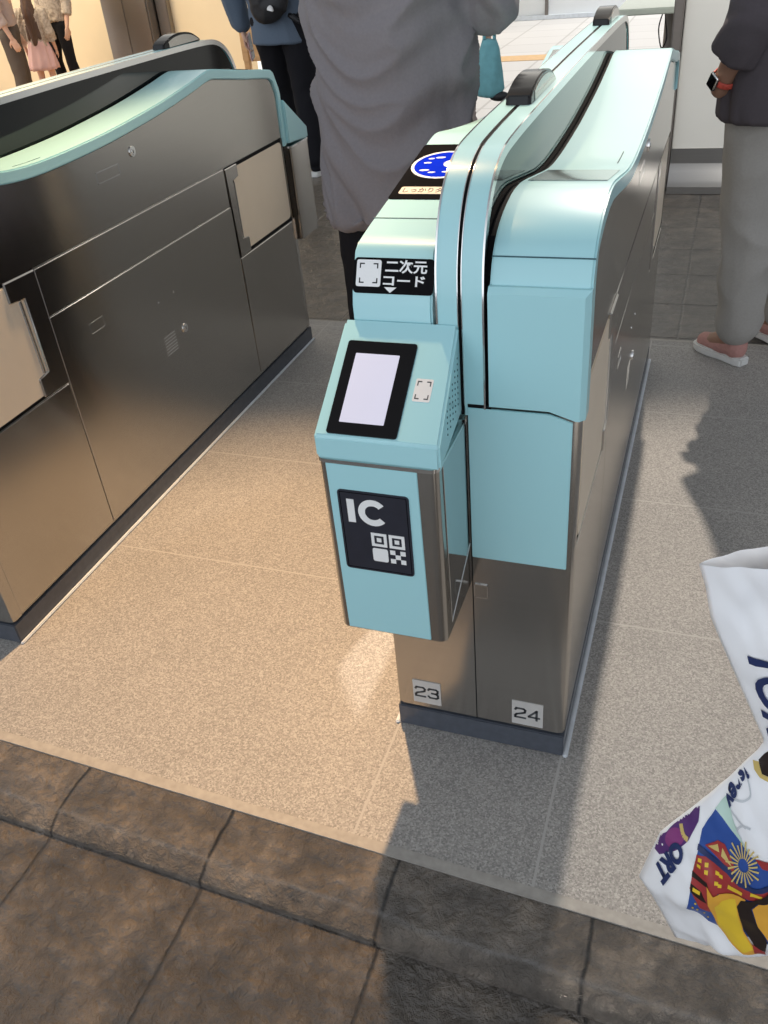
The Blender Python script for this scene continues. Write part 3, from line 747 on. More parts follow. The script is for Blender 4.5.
def tube(pts, radii, n=28, axes=None, noise_amp=0, seed=0, cap=True):
    """loft of ellipses: pts centres, radii (rx, ry); axes = (right, forward)"""
    b = bmesh.new(); rings = []
    r, f = axes
    for c, (a, d) in zip(pts, radii):
        rings.append([b.verts.new(V(c)+r*a*math.cos(t*2*math.pi/n)+f*d*math.sin(t*2*math.pi/n)) for t in range(n)])
    for i in range(len(rings)-1):
        for k in range(n): b.faces.new((rings[i][k], rings[i][(k+1) % n], rings[i+1][(k+1) % n], rings[i+1][k]))
    if cap: b.faces.new(rings[0][::-1]); b.faces.new(rings[-1])
    return b

def top_garment(name, root, J, W, s, mat, hem_z, r_hem, r_chest, sleeves, voxel=.008, amp=.014, freq=9, seed=2, sleeve_r=(.068, .058, .048), stretch=(1, 1, 1), neck=True, hem_tilt=0, direct=None):
    f = (W(0, 1, 0)-W(0, 0, 0)).normalized(); r = (W(1, 0, 0)-W(0, 0, 0)).normalized()
    bs = J['pelvis'].copy(); ch = J['chest']
    zs = [hem_z, hem_z+.12, J['pelvis'].z+.08, J['waist'].z+.06, ch.z, ch.z+.10*s, J['shR'].z*.5+J['shL'].z*.5+.03*s, J['neck'].z-.01*s]
    rr = [r_hem, (r_hem[0]*.99, r_hem[1]*.99), (r_hem[0]*.5+r_chest[0]*.48, r_hem[1]*.5+r_chest[1]*.48), (r_chest[0]*.94, r_chest[1]*.95), r_chest, (r_chest[0]*.98, r_chest[1]*.97), (r_chest[0]*.72, r_chest[1]*.72), (.07*s, .068*s)]
    pts = [V((bs.x+(ch.x-bs.x)*max(0, (z-bs.z)/(ch.z-bs.z)), bs.y+(ch.y-bs.y)*max(0, (z-bs.z)/(ch.z-bs.z)), z)) for z in zs]
    bm = tube(pts, rr, 32, (r, f))
    for sd, kind in sleeves.items():
        a, e, w = J['sh'+sd], J['el'+sd], J['wr'+sd]
        bm = capsule(bm, a, sleeve_r[0], e if kind != 'short' else a.lerp(e, .8), sleeve_r[1], 16)
        if kind == 'long': bm = capsule(bm, e, sleeve_r[1], w-(w-e).normalized()*.015, sleeve_r[2], 16)
        if kind == 'half': bm = cyl(e, e.lerp(w, .5), sleeve_r[1], sleeve_r[2], 24, bm)
    fb = fuse(bm, voxel, 4)
    fb.normal_update()
    for v in fb.verts:
        # folds fall diagonally across the back; fewer near the shoulders
        p = v.co
        a, c_ = p.dot(r), p.z
        sw = .5*noise.noise(V((a*2.2, p.dot(f)*2, c_*1.6+seed)))
        perp, along = c_*.80+a*(.60+sw), a*.80-c_*.60
        q = V((along*.30+p.dot(f)*.35, perp, p.dot(f)*.4))*freq+V((seed*5.1, seed, seed*2.3))
        m = .55+.45*max(0, min(1, .5+1.6*noise.noise(V((a*3.1+seed, c_*3.0, 4.2)))))
        n = (1-2.6*abs(noise.noise(q)))*m+.25*noise.noise(q*2.3)*m
        v.co += v.normal*amp*.5*n
    return build(name, fb, mat, root, smooth=180)

# --- man in grey just behind the middle gate
M['grey_shirt'] = cloth('grey_jersey', (.215, .20, .21))
M['black_cotton'] = cloth('black_cotton', (.010, .010, .013))
M['white_rubber'] = simple('white_rubber', (.70, .70, .68), .5, var=.03)
M['black_rubber'] = simple('black_rubber', (.02, .02, .022), .5, var=.1)
p1 = empty('person', (-.715, 2.05, 0)); tag(p1, 'person in long grey shirt and black trousers, back turned, just behind the middle gate', 'person')
def local(root):
    """children are built in world space; shift them under their Empty"""
    inv = Matrix.Translation(root.location).inverted()
    for c in root.children: c.matrix_parent_inverse = inv
bx, by = -.715, 2.05
J, W, s = body_joints((bx, by, 0), math.radians(-6), 1.74)
J['shR'] = V((-.530, 2.04, 1.42)); J['elR'] = V((-.488, 2.06, 1.155)); J['wrR'] = V((-.60, 2.29, 1.22))
J['shL'] = V((-.885, 2.06, 1.42)); J['elL'] = V((-.875, 2.17, 1.15)); J['wrL'] = V((-.72, 2.36, 1.22))
body('body', p1, J, W, s, 'skin'); hair(p1, J, W, s)
trousers(p1, J, 'black_cotton', (.098, .082, .07), 3, waist=(.14, .095, .12))
shoes(p1, J, W, s, 'black_cotton', 'white_rubber')
top_garment('shirt', p1, J, W, s, 'grey_shirt', .700, (.180, .150), (.196, .150), {'R': 'long', 'L': 'long'}, amp=.046, freq=15.0, seed=3, sleeve_r=(.080, .070, .056), voxel=.006)
local(p1)

# --- man in blue-grey jacket with a black sling bag, further back on the left
M['blue_jacket'] = cloth('blue_grey_jersey', (.115, .15, .20))
p2 = empty('person', (-2.50, 5.25, 0)); tag(p2, 'person in blue-grey jacket and black trousers walking away beyond the left gate, phone in hand', 'person')
J, W, s = body_joints((-2.50, 5.25, -.002), math.radians(8), 1.70)
J['elL'] = V((-2.79, 5.22, 1.06)); J['wrL'] = V((-2.785, 5.29, .845)); J['elR'] = V((-2.24, 5.2, 1.10)); J['wrR'] = V((-2.2, 5.35, .9))
J['ankleR'] = V((-2.36, 5.19, .085)); J['toeR'] = V((-2.36, 5.37, .03)); J['kneeR'] = V((-2.40, 5.26, .48)); J['ankleL'] += V((-.03, .22, 0)); J['toeL'] += V((-.03, .22, 0)); J['kneeL'] += V((-.02, .12, 0))
body('body', p2, J, W, s, 'skin', .0045, palm={'L': ((0, .25, -1), (1, .3, 0))}); hair(p2, J, W, s)
trousers(p2, J, 'black_cotton', (.108, .082, .068), 5, .011)
shoes(p2, J, W, s, 'black_cotton', 'white_rubber')
top_garment('jacket', p2, J, W, s, 'blue_jacket', .745, (.185, .135), (.2, .15), {'R': 'long', 'L': 'long'}, .010, .02, 8, 4, sleeve_r=(.08, .07, .058))
local(p2)
M['bag_black'] = simple('black_nylon', (.012, .012, .014), .6, var=.15, scale=80, bump=.3)
sb = empty('sling_bag', (-2.47, 5.07, .95)); tag(sb, 'small black sling bag with a white badge worn on the back of the blue-grey jacket', 'bag')
bm = ellip(None, (0, 0, .02), (.135, .055, .10), Matrix.Rotation(math.radians(-35), 3, 'Y')); bm = ellip(bm, (-.03, -.01, .06), (.10, .05, .08), Matrix.Rotation(math.radians(-35), 3, 'Y'))
build('pouch', wrinkle(fuse(bm, .008), .01, 14), 'bag_black', sb, smooth=180)
st = None
pp = smooth_path([(-.10, .03, .10), (-.15, .045, .22), (-.16, .09, .38), (-.12, .16, .50)], 5)
for a, b_ in zip(pp[:-1], pp[1:]): st = capsule(st, a, .014, b_, .014, 8)
pp = smooth_path([(.10, .03, -.06), (.16, .06, -.10), (.21, .14, -.08), (.19, .24, 0)], 5)
for a, b_ in zip(pp[:-1], pp[1:]): st = capsule(st, a, .014, b_, .014, 8)
build('strap', st, 'bag_black', sb, smooth=60)
f = frame_mat((.028, -.064, -.012), (1, -.1, -.25), (0, -.25, 1))
build('badge', flat([[(-.018, -.012)] + [(.018*math.cos(math.pi-a*math.pi/8), -.012+.026*math.sin(math.pi-a*math.pi/8)) for a in range(1, 8)] + [(.018, -.012)]], f, -.006, .006), 'white_ink', sb)
ph = empty('phone', (-2.765, 5.325, .72)); tag(ph, 'pale pink phone held low in the hand of the person in the blue-grey jacket', 'phone')
M['pink_case'] = simple('pale_pink_case', (.75, .52, .52), .4, var=.03)
build('case', box(-.006, .006, -.036, .036, -.075, .075, .005, 3), 'pink_case', ph, smooth=40)
build('phone_screen', box(.006, .0066, -.032, .032, -.07, .07), 'bezel', ph)
ph.rotation_euler = (.25, 0, .2)

# --- person at the right edge, standing side-on
M['dark_jacket'] = cloth('charcoal_cotton', (.085, .074, .082))
M['grey_chino'] = cloth('grey_chino', (.36, .345, .32))
M['pink_canvas'] = simple('pink_canvas', (.48, .25, .22), .7, var=.08, scale=80, bump=.3)
p3 = empty('person', (.15, 2.82, 0)); tag(p3, 'person in charcoal jacket, grey trousers and pink sneakers at the right edge', 'person')
J, W, s = body_joints((.150, 2.83, 0), math.radians(58), 1.68)
# left leg nearest the aisle
J['ankleL'] = V((.135, 2.815, .085)); J['toeL'] = V((.045, 2.895, .03)); J['kneeL'] = V((.117, 2.82, .45)); J['hipL'] = V((.100, 2.80, .86))
J['ankleR'] = V((.27, 2.98, .085)); J['toeR'] = V((.19, 3.09, .03)); J['kneeR'] = V((.235, 2.93, .46)); J['hipR'] = V((.20, 2.90, .86))
J['pelvis'] = V((.150, 2.85, .92)); J['waist'] = V((.150, 2.84, 1.06)); J['chest'] = V((.145, 2.83, 1.25))
J['shL'] = V((.085, 2.74, 1.37)); J['elL'] = V((.050, 2.67, 1.02)); J['wrL'] = V((-.012, 2.775, .835))
J['shR'] = V((.21, 2.97, 1.37)); J['elR'] = V((.22, 3.09, 1.05)); J['wrR'] = V((.11, 3.00, .86))
body('body', p3, J, W, s, 'skin_tan', palm={'L': ((.55, .42, -.55), (.6, .2, .8)), 'R': ((-.3, -.5, -.6), (.2, -.8, .3))}, curl=.4, voxel=.0042); hair(p3, J, W, s)
trousers(p3, J, 'grey_chino', (.092, .076, .064), 7, amp=.020, cuff=.045, waist=(.13, .12, .12))
shoes(p3, J, W, s, 'pink_canvas', 'white_rubber', 'RL', .86)
top_garment('jacket', p3, J, W, s, 'dark_jacket', .755, (.178, .155), (.170, .14), {'L': 'half', 'R': 'half'}, amp=.022, freq=10, seed=6, sleeve_r=(.080, .062, .066))
local(p3)
wt = empty('wristwatch', (-.0035, 2.761, .861)); tag(wt, 'black-faced watch with a red band on the wrist of the person at the right edge', 'watch')
d = (V((-.012, 2.775, .835))-V((.050, 2.67, 1.02))).normalized()
q = d.to_track_quat('Z', 'Y'); wt.rotation_mode = 'QUATERNION'; wt.rotation_quaternion = q
M['red_band'] = simple('red_rubber_band', (.62, .09, .06), .5, var=.05)
band = None
for k in range(24):
    a0, a1 = k*math.pi/12, (k+1)*math.pi/12
    band = capsule(band, (.0335*math.cos(a0), .0335*math.sin(a0), 0), .0035, (.0335*math.cos(a1), .0335*math.sin(a1), 0), .0035, 6) if k == 0 else merge(band, capsule(None, (.0335*math.cos(a0), .0335*math.sin(a0), 0), .0035, (.0335*math.cos(a1), .0335*math.sin(a1), 0), .0035, 6))
bmn = bmesh.new()
band.transform(Matrix.Diagonal((1, 1, 2.6, 1)))
build('band', band, 'red_band', wt, smooth=60)
cs = empty('watch_case'); cs.parent = wt
loc_dir = q.inverted() @ V((-.55, -.75, .3)); ang = math.atan2(loc_dir.y, loc_dir.x)
FM = Matrix.Rotation(ang, 4, 'Z')
bb = box(.032, .043, -.017, .017, -.021, .021, .004, 3); build('case_shell', bb, 'chrome', cs, FM, 40)
bb = box(.0425, .0445, -.0145, .0145, -.0185, .0185, .001); build('watch_face', bb, 'bezel', cs, FM)

# --- half-hidden person behind the man in grey, with a teal bag
M['cream_print'] = simple('cream_floral_cotton', (.62, .50, .44), .8, var=.35, scale=22)
p4 = empty('person', (-1.33, 4.55, 0)); tag(p4, 'person in cream patterned top mostly hidden behind the person in the grey shirt', 'person')
J, W, s = body_joints((-1.33, 4.55, -.002), math.radians(10), 1.58)
body('body', p4, J, W, s, 'skin', .009, female=True); hair(p4, J, W, s, .3)
trousers(p4, J, 'black_cotton', (.095, .07, .055), 9, .012)
shoes(p4, J, W, s, 'black_cotton', 'white_rubber')
top_garment('blouse', p4, J, W, s, 'cream_print', .60, (.165, .125), (.165, .13), {'R': 'half', 'L': 'half'}, .011, .016, 9, 8)
local(p4)
M['teal_bag'] = simple('teal_cotton_bag', (.17, .42, .46), .8, var=.1, scale=30, bump=.2)
tb = empty('tote_bag', (-1.06, 4.42, .56)); tag(tb, 'teal cloth bag hanging beside the half-hidden person behind the grey shirt', 'bag')
b = tube([(0, 0, z) for z in (.0, .03, .10, .18, .23)], [(.055, .03), (.072, .038), (.064, .042), (.045, .03), (.03, .02)], 24, (V((1, 0, 0)), V((0, 1, 0))))
bmesh.ops.subdivide_edges(b, edges=b.edges, cuts=2, use_grid_fill=True)
build('bag_body', wrinkle(b, .02, 10, (1, 1, .3), 3), 'teal_bag', tb, smooth=180)
hd = None
for k in (-1, 1):
    pp = smooth_path([(.025*k, 0, .21), (.02*k, 0, .33), (-.05, 0, .42)], 5)
    for a, b_ in zip(pp[:-1], pp[1:]): hd = capsule(hd, a, .008, b_, .008, 8)
build('bag_handle', hd, 'teal_bag', tb, smooth=60)
bz = ellip(None, (.05, -.01, -.005), (.05, .025, .022)); build('bag_corner', bz, 'bag_black', tb, smooth=180)

# --- three people far left on the lower concourse
M['brown_wool'] = cloth('brown_grey_wool', (.105, .085, .07)); M['pink_cotton'] = cloth('pale_pink_cotton', (.70, .46, .44)); M['lace'] = simple('beige_lace', (.42, .36, .30), .8, var=.3, scale=40)
M['pale_top'] = cloth('pale_mauve_cotton', (.45, .36, .33))
fl = -.3
def far_person(pos, yaw, h, label, top, topmat, legs, legmat, hem, hairlen, spread=0, skirt=False, arms=None, legr=(.085, .062, .052)):
    p = empty('person', pos); tag(p, label, 'person')
    J, W, s = body_joints(pos, yaw, h)
    for sd, k in (('R', 1), ('L', -1)):
        J['ankle'+sd] += (W(k*spread, 0, 0)-W(0, 0, 0)); J['toe'+sd] += (W(k*spread, 0, 0)-W(0, 0, 0)); J['knee'+sd] += (W(k*spread*.5, 0, 0)-W(0, 0, 0))
    body('body', p, J, W, s, 'skin', .009, female=True); hair(p, J, W, s, hairlen, 'hair_brown')
    if skirt:
        f = (W(0, 1, 0)-W(0, 0, 0)).normalized(); r = (W(1, 0, 0)-W(0, 0, 0)).normalized()
        b = tube([W(0, 0, z) for z in (.60, .72, .88, 1.0)], [(.235*s, .18*s), (.215*s, .165*s), (.175*s, .13*s), (.145*s, .11*s)], 36, (r, f))
        bmesh.ops.subdivide_edges(b, edges=b.edges, cuts=2, use_grid_fill=True)
        build('skirt', wrinkle(b, .035, 14, (1, 1, .12), 4), legmat, p, smooth=180)
    else: trousers(p, J, legmat, tuple(q*s for q in legr), 11, .012, waist=(.145*s, .11*s, .13*s))
    shoes(p, J, W, s, 'black_cotton', 'black_rubber')
    top_garment('top', p, J, W, s, topmat, pos[2]+hem*s, (.16*s, .12*s), (.165*s, .125*s), {'R': 'half', 'L': 'half'}, .011, .016, 9, 12, sleeve_r=(.066, .058, .055))
    local(p)
far_person((-7.80, 9.60, fl), math.radians(20), 1.26, 'person with long brown hair and pale pink skirt on the concourse, seen from behind', 'top', 'lace', 'skirt', 'pink_cotton', .92, .62, 0, True)
far_person((-7.78, 10.0, fl), math.radians(170), 1.66, 'person in beige lace top and black flared trousers beside the pink skirt', 'top', 'lace', 'trousers', 'black_cotton', .93, .25, .05, False, None, (.085, .062, .075))
far_person((-7.76, 9.10, fl), math.radians(-60), 1.66, 'person in brown-grey trousers at the far left edge, stepping past the pink skirt', 'top', 'pale_top', 'trousers', 'brown_wool', .98, .2, .06, False, None, (.10, .078, .072))
# wooden bench glimpsed behind the left gate
M['wood'] = simple('warm_oak', (.50, .30, .13), .45, var=.2, scale=6, stretch=(.3, 4, 4))
ct = empty('wooden_bench', (-4.15, 8.3, fl)); tag(ct, 'warm wooden bench between the left gate and the person in blue-grey', 'bench')
build('seat', box(-.35, .35, -.2, .2, .40, .45, .01), 'wood', ct, smooth=40); build('backrest', box(-.35, .35, .16, .2, .55, .85, .01), 'wood', ct, smooth=40)
for x in (-.3, .3):
    build('leg', box(x-.03, x+.03, -.18, -.13, 0, .40, .005), 'wood', ct, smooth=40); build('leg', box(x-.03, x+.03, .14, .19, 0, .80, .005), 'wood', ct, smooth=40)

# ------------------------------------------------------------------ white plastic shopping bag hanging at the right
M['bag_white'] = simple('white_plastic_film', (.92, .93, .95), .30, var=.015, scale=8)
M['bag_white'].node_tree.nodes['Principled BSDF'].inputs['Subsurface Weight'].default_value = .0
bag = empty('shopping_bag', (.10, .58, .30)); tag(bag, 'white plastic shopping bag with colourful festival print hanging at the right edge', 'bag')
BY = .58
# outline of the hanging bag in the (x,z) plane: left edge, waist where it is pinched, right edge
def table(pts, t):
    for (a, b_) in zip(pts[:-1], pts[1:]):
        if a[0] <= t <= b_[0]: return a[1]+(b_[1]-a[1])*(t-a[0])/(b_[0]-a[0])
    return pts[-1][1]
EL = [(0, .0265), (.039, .034), (.097, .0417), (.135, .0505), (.234, .075), (.35, .1040), (.378, .100), (.47, .080), (.54, .062), (.654, .0305), (.723, .024), (.815, .0158), (.873, .033), (1.0, .064)]
ER = [(0, .210), (.19, .205), (.30, .175), (.36, .150), (.42, .165), (.6, .235), (.8, .275), (1.0, .262)]
edge_l = lambda t: table(EL, t)
edge_r = lambda t: table(ER, t)
ZT, ZB = .856, .322
top_z = lambda u: ZT+.07*u-.03*u*u
bot_z = lambda u: ZB+.085*u-.02*u*u
def bag_pt(t, u, front=1, off=0):
    x0, x1 = edge_l(t), edge_r(t); x = x0+(x1-x0)*u
    z = top_z(u)+(bot_z(u)-top_z(u))*t
    full = table([(0, .018), (.2, .026), (.33, .014), (.38, .012), (.55, .030), (.8, .045), (.95, .035), (1, .006)], t)
    belly = (math.sin(math.pi*min(1, max(0, u)))**.7)*full
    cr = .010*noise.noise(V((x*30-z*14, z*9, 1.7)))+.005*noise.noise(V((x*60+z*30, z*26, 5)))
    cr *= min(1, 6*u+.1)*min(1, 6*(1-u)+.1)
    return V((x, BY-belly*front+cr*.8-off*front, z))
def bag_sheet(front, nt=110, nu=44):
    b = bmesh.new(); g = [[b.verts.new(bag_pt(i/nt, j/nu, front)) for j in range(nu+1)] for i in range(nt+1)]
    for i in range(nt):
        for j in range(nu): b.faces.new((g[i][j], g[i][j+1], g[i+1][j+1], g[i+1][j]))
    return b
bm = merge(bag_sheet(1), bag_sheet(-1)); bmesh.ops.remove_doubles(bm, verts=bm.verts, dist=.0004)
build('bag_film', bm, 'bag_white', bag, smooth=180)
for k, yy in ((0, -.014), (1, .014)):
    hb = None
    pp = smooth_path([(.112, BY+yy, .862), (.116, BY+yy, .91), (.132, BY+yy*.8, .962), (.160, BY+yy*.6, .985), (.186, BY+yy*.8, .958), (.198, BY+yy, .91), (.200, BY+yy, .868)], 5)
    for a, b_ in zip(pp[:-1], pp[1:]): hb = capsule(hb, a, .0085, b_, .0085, 8)
    build('bag_handle', fuse(hb, .004, 2), 'bag_white', bag, smooth=180)
BAGINV = Matrix.Translation((.10, .58, .30)).inverted()

def inv_bag(x, z):
    u = .4; t = .5
    for _ in range(10):
        t = min(1, max(0, (z-top_z(u))/(bot_z(u)-top_z(u)))); x0, x1 = edge_l(t), edge_r(t); u = (x-x0)/(x1-x0)
    return t, u
def art(a, b_):
    """print-artwork coordinates to metres on the bag's face (x, z)"""
    p, q = a-384, b_-512
    ry = .326*p-.561*q+652.9
    return .555*(.942*p+.122*q-269.4)/ry, 1.3+.555*(-.083*p-.819*q-487.3)/ry
def decal(name, polys, mat, off, cuts=.005, parent=None):
    bm = bmesh.new()
    for p in polys:
        if isinstance(p, bmesh.types.BMesh):
            for v in p.verts: v.co = (*art(v.co.x, v.co.y), 0)
            merge(bm, p); continue
        pts = [art(*q) for q in p]
        bm.faces.new([bm.verts.new((x, z, 0)) for x, z in pts])
    bmesh.ops.triangulate(bm, faces=[f for f in bm.faces if len(f.verts) > 3])
    for _ in range(9):
        es = [e for e in bm.edges if e.calc_length() > cuts]
        if not es: break
        bmesh.ops.subdivide_edges(bm, edges=es, cuts=1); bmesh.ops.triangulate(bm, faces=[f for f in bm.faces if len(f.verts) > 3])
    gone = []
    for v in bm.verts:
        t, u = inv_bag(v.co.x, v.co.y)
        if u < .002 or u > .997: gone.append(v)
        v.co = bag_pt(t, min(.995, max(.005, u)), 1, off)
    bmesh.ops.delete(bm, geom=gone, context='VERTS')
    return build(name, bm, mat, parent or bag, smooth=180)
Z3 = lambda pts: [(640+x/4.266, 720+y/4.266) for x, y in pts]
def pr(name, col): M[name] = simple(name, col, .35, var=.04, scale=30); return name
blue = pr('blue_print_film', (.03, .085, .33)); purple = pr('purple_print_film', (.10, .035, .17)); red = pr('red_print_film', (.36, .04, .04)); yellow = pr('yellow_print_film', (.80, .55, .04))
gold = pr('gold_print_film', (.62, .47, .16)); navy = pr('navy_lettering', (.02, .035, .12)); night = pr('dark_print_film', (.02, .012, .010)); mint = pr('mint_print_film', (.52, .70, .62)); magenta = pr('magenta_print_film', (.25, .05, .20)); orange = pr('orange_print_film', (.78, .40, .05)); greyp = pr('pale_grey_print_film', (.60, .63, .66))
art_o = decal('printed_panel', [Z3([(318, 428), (262, 500), (243, 575), (222, 660), (206, 750), (198, 786), (290, 850), (345, 862), (430, 860), (600, 880), (600, 590), (500, 560), (470, 552), (400, 490), (350, 444)])], blue, .0006)
decal('printed_shape', [Z3([(318, 425), (372, 372), (392, 440), (430, 505), (470, 548), (400, 492), (350, 448)])], mint, .0008, parent=art_o)
decal('printed_shape', [Z3([(240, 578), (300, 585), (400, 628), (470, 664), (600, 672), (600, 720), (420, 702), (330, 692), (300, 785), (255, 760), (212, 690)])], red, .0010, parent=art_o)
decal('printed_shape', [Z3([(490, 556), (600, 560), (600, 596), (520, 590)])], red, .0010, parent=art_o)
decal('printed_shape', [Z3([(222, 640), (285, 655), (292, 672), (220, 655)]), Z3([(216, 672), (262, 690), (285, 735), (262, 725), (214, 700)])], night, .0012, parent=art_o)
decal('printed_shape', [Z3([(275, 548), (330, 522), (360, 532), (402, 592), (400, 614), (340, 582)])], red, .0012, parent=art_o)
decal('printed_shape', [Z3([(288, 548), (330, 534), (338, 560)]), Z3([(350, 545), (392, 595), (345, 570)])], gold, .0014, parent=art_o)
w = []
for (x, y) in ((254, 592), (284, 604), (250, 612), (282, 624), (330, 624), (326, 656), (345, 630), (340, 664)): w.append(Z3([(x-8, y-6), (x+8, y-4), (x+7, y+8), (x-9, y+6)]))
w += [Z3([(376, 652), (436, 678), (432, 694), (372, 670)]), Z3([(226, 682), (258, 690), (255, 702), (224, 694)]), Z3([(470, 676), (520, 684), (518, 694), (468, 688)])]
decal('printed_windows', w, yellow, .0014, parent=art_o)
decal('printed_shape', [Z3([(246, 545), (300, 572), (380, 598), (430, 636), (480, 658), (600, 640), (600, 660), (480, 676), (420, 652), (370, 614), (296, 590), (242, 562)])], navy, .0016, parent=art_o)
fw = []
for k in range(22):
    a = k*2*math.pi/22; r1 = 60+8*(k % 3)
    c, d = math.cos(a), math.sin(a); cx, cy = 440, 580
    fw.append(Z3([(cx+22*c-2*d, cy+22*d+2*c), (cx+22*c+2*d, cy+22*d-2*c), (cx+r1*c+3.2*d, cy+r1*d-3.2*c), (cx+r1*c-3.2*d, cy+r1*d+3.2*c)]))
decal('printed_firework', fw, gold, .0018, parent=art_o)
circ = lambda cx, cy, rx, ry, n=20, rot=0: Z3([(cx+rx*math.cos(2*math.pi*k/n)*math.cos(rot)-ry*math.sin(2*math.pi*k/n)*math.sin(rot), cy+rx*math.cos(2*math.pi*k/n)*math.sin(rot)+ry*math.sin(2*math.pi*k/n)*math.cos(rot)) for k in range(n)])
decal('printed_stars', [circ(x, y, 5, 5, 5) for x, y in ((237, 745), (246, 770), (290, 818), (225, 765), (275, 790))], yellow, .0014, parent=art_o)
decal('printed_shape', [Z3([(285, 665), (312, 700), (340, 690), (395, 690), (450, 705), (420, 760), (440, 840), (478, 890), (530, 920), (520, 938), (440, 935), (380, 900), (335, 855), (308, 790), (290, 740)])], orange, .0020, parent=art_o)
decal('printed_shape', [Z3([(318, 750), (350, 715), (405, 710), (415, 770), (440, 850), (485, 905), (440, 925), (380, 890), (335, 840)])], yellow, .0022, parent=art_o)
decal('printed_shape', [Z3([(412, 742), (430, 714), (480, 704), (560, 668), (600, 668), (600, 700), (500, 712), (472, 735), (500, 800), (540, 860), (532, 905), (490, 890), (440, 830)])], night, .0024, parent=art_o)
decal('printed_shape', [Z3([(478, 735), (505, 714), (600, 704), (600, 870), (545, 856), (502, 800)])], orange, .0024, parent=art_o)
decal('printed_shape', [Z3([(478, 882), (532, 905), (536, 930), (488, 928)])], red, .0026, parent=art_o)
decal('printed_shape', [Z3([(505, 232), (570, 170), (600, 180), (600, 300), (520, 276)])], night, .0008)
decal('printed_shape', [Z3([(480, 245), (505, 236), (520, 276), (600, 302), (600, 316), (510, 290), (486, 268)])], gold, .0010)
def swirl(pts, w): 
    out = []
    for (a, b_) in zip(pts[:-1], pts[1:]):
        d = (V(b_)-V(a)).normalized(); n = V((-d.y, d.x))*w/2
        out.append(Z3([tuple(V(a)+n), tuple(V(a)-n), tuple(V(b_)-n), tuple(V(b_)+n)]))
    return out
decal('printed_lines', swirl(smooth_path([(455, 300), (470, 350), (445, 375), (400, 380)], 5), 7)+swirl(smooth_path([(385, 420), (420, 440), (450, 455)], 5), 7)+swirl(smooth_path([(470, 455), (435, 450), (412, 478), (430, 505)], 5), 8), greyp, .0008)
side_o = decal('printed_panel', [Z3([(50, 600), (66, 535), (120, 488), (160, 448), (200, 408), (245, 358), (296, 322), (272, 380), (252, 420), (246, 480), (205, 545), (170, 578), (125, 602), (76, 630), (50, 622)])], purple, .0006, .0025)
decal('printed_shape', [circ(142, 556, 46, 26, 20, -.5)], magenta, .0008, parent=side_o)
decal('printed_shape', [Z3([(196, 418), (236, 380), (256, 392), (250, 440), (226, 470), (200, 470)])], gold, .0008, parent=side_o)
fw = []
for k in range(9):
    a = -.3+k*.34; c, d = math.cos(a), math.sin(a)
    fw.append(Z3([(205+6*c-1*d, 455+6*d+c), (205+6*c+d, 455+6*d-c), (205+40*c+4*d, 455+40*d-4*c), (205+40*c-4*d, 455+40*d+4*c)]))
decal('printed_firework', fw, purple, .0010, parent=side_o)
decal('printed_lines', swirl(smooth_path([(160, 460), (165, 500), (180, 535), (200, 545)], 4), 16)+swirl(smooth_path([(150, 478), (128, 500), (120, 515)], 4), 14), gold, .0010, parent=side_o)
decal('printed_stars', [circ(x, y, 4, 4, 5) for x, y in ((66, 570), (88, 592), (75, 552), (118, 520), (66, 600))], 'white_ink', .0010, parent=side_o)
def bag_text(body, size, origin, ang, bold=0, shear=0, sx=1, off=.0012):
    t = text_bm(body, size, bold, 0, sx, shear=shear)
    c, d = math.cos(ang), math.sin(ang)
    for v in t.verts:
        x, y = v.co.x, v.co.y
        v.co = (origin[0]+x*c+y*d, origin[1]+x*d-y*c, 0)
    return t
# the lettering runs down the bag's face
decal('lettering', [bag_text('TOKYO', 46, (746, 655), math.radians(76), 1.6, .25)], navy, .0014, .01)
decal('lettering', swirl(smooth_path([(520, 140), (525, 175), (505, 220), (468, 248), (440, 240), (432, 210), (450, 185)], 6), 17), navy, .0012)
decal('lettering', [bag_text('isney', 17, (741, 781), math.radians(121), .7, .2)], navy, .0014, .01)
decal('lettering', [bag_text('ORT', 18, (675, 850), math.radians(127), 1.1, .1)], navy, .0016, .01)

for o in [c for c in bag.children_recursive if c.parent is bag]: o.matrix_parent_inverse = BAGINV
# ------------------------------------------------------------------ light, sky, camera
def lamp(name, typ, loc, rot_to=None, **kw):
    l = bpy.data.lights.new(name, typ)
    for k, v in kw.items(): setattr(l, k, v)
    o = bpy.data.objects.new(name, l); COL.objects.link(o); o.location = loc
    if rot_to is not None: o.rotation_euler = (V(rot_to)-V(loc)).to_track_quat('-Z', 'Y').to_euler()
    return o
# added spots: warm patch for the left aisle, cooler one replacing the sun
lamp('added_aisle_spot', 'SPOT', (-1.18, 2.55, 3.7), (-.93, 1.22, 0), energy=740, color=(1.0, .63, .32), spot_size=math.radians(33), spot_blend=.9, shadow_soft_size=.05)
lamp('sun_standin_spot', 'SPOT', (-.235, 4.6, 3.7), (.20, 1.15, 0), energy=570, color=(1.0, .86, .71), spot_size=math.radians(30), spot_blend=.6, shadow_soft_size=.035)
lamp('added_streak_spot', 'SPOT', (.50, 4.6, 2.7), (-1.37, 1.95, .72), energy=90, color=(1.0, .92, .80), spot_size=math.radians(26), spot_blend=.8, shadow_soft_size=.09)  # added spot, meant to draw a bright streak on the left gate's steel
lamp('added_board_spot', 'SPOT', (.9, 3.3, 3.0), (.2, 4.95, .5), energy=150, color=(1.0, .95, .86), spot_size=math.radians(50), spot_blend=.9, shadow_soft_size=.15)  # added spot that brightens the white board wall
lamp('concourse_lamp', 'AREA', (-8.5, 8.6, 3.6), (-8.3, 9.8, 0), energy=190, color=(1.0, .80, .52), size=2.5)
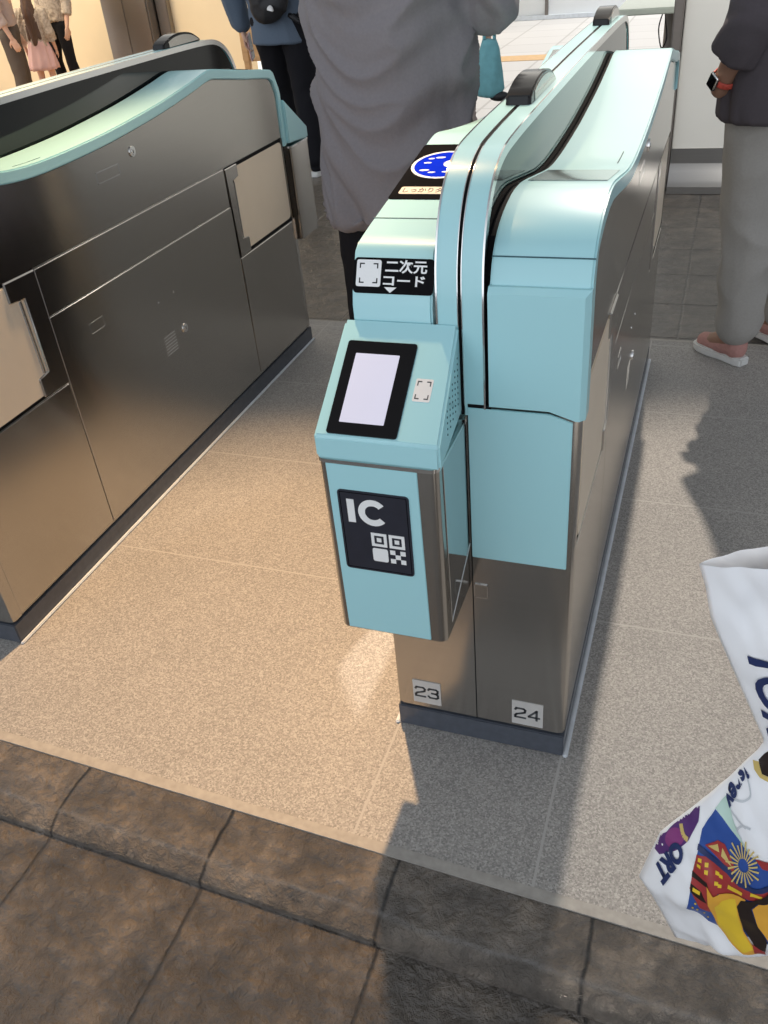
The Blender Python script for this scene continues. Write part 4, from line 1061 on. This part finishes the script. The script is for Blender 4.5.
lamp('outdoor_daylight', 'SPOT', (1.0, 13.0, 10.0), (-1.2, 10.5, 0), energy=4000, color=(1.0, .97, .92), spot_size=math.radians(52), spot_blend=.3, shadow_soft_size=.3)
w = bpy.data.worlds.new('World'); SC.world = w; w.use_nodes = True
nt = w.node_tree; bg = nt.nodes['Background']
tc = N(nt, 'ShaderNodeTexCoord'); sp = N(nt, 'ShaderNodeSeparateXYZ'); L(nt, tc.outputs['Generated'], sp.inputs[0])
mr = N(nt, 'ShaderNodeMapRange'); mr.inputs[1].default_value = -1; mr.inputs[2].default_value = 1; L(nt, sp.outputs[1], mr.inputs[0])
c1 = ramp(nt, mr.outputs[0], [(0, (1.0, 1.06, 1.14)), (.5, (.44, .45, .46)), (.8, (.70, .69, .66)), (1, (1.0, .96, .88))])
dk = ramp(nt, sp.outputs[0], [(.1, (1, 1, 1)), (.75, (.60, .61, .64))])
dz = ramp(nt, sp.outputs[2], [(.25, (1, 1, 1)), (.85, (.42, .43, .45))])
mxz = N(nt, 'ShaderNodeMix', data_type='RGBA', blend_type='MULTIPLY'); mxz.inputs[0].default_value = 1; L(nt, c1, mxz.inputs[6]); L(nt, dz, mxz.inputs[7]); c1 = mxz.outputs[2]
mxw = N(nt, 'ShaderNodeMix', data_type='RGBA', blend_type='MULTIPLY'); mxw.inputs[0].default_value = 1; L(nt, c1, mxw.inputs[6]); L(nt, dk, mxw.inputs[7])
L(nt, mxw.outputs[2], bg.inputs[0]); bg.inputs[1].default_value = 1.22
cam = bpy.data.cameras.new('Camera'); co = bpy.data.objects.new('Camera', cam); COL.objects.link(co)
cam.sensor_fit = 'VERTICAL'; cam.sensor_height = 36; cam.lens = 857.93/1024*36; cam.clip_start = .02
a, b = V((126, 1238, 857.93)).normalized(), V((368, -632, 857.93)).normalized()      # down and forward, seen by the lens
right = b.cross(-a)
R3 = Matrix((right, b, -a))
mw = Matrix((R3.col[0], -R3.col[1], -R3.col[2])).transposed().to_4x4(); mw.translation = (0, 0, 1.3)
co.matrix_world = mw
SC.camera = co
SC.view_settings.view_transform = 'Standard'; SC.view_settings.look = 'None'; SC.view_settings.gamma = 1; SC.view_settings.use_curve_mapping = False
SC.view_settings.exposure = 0.27
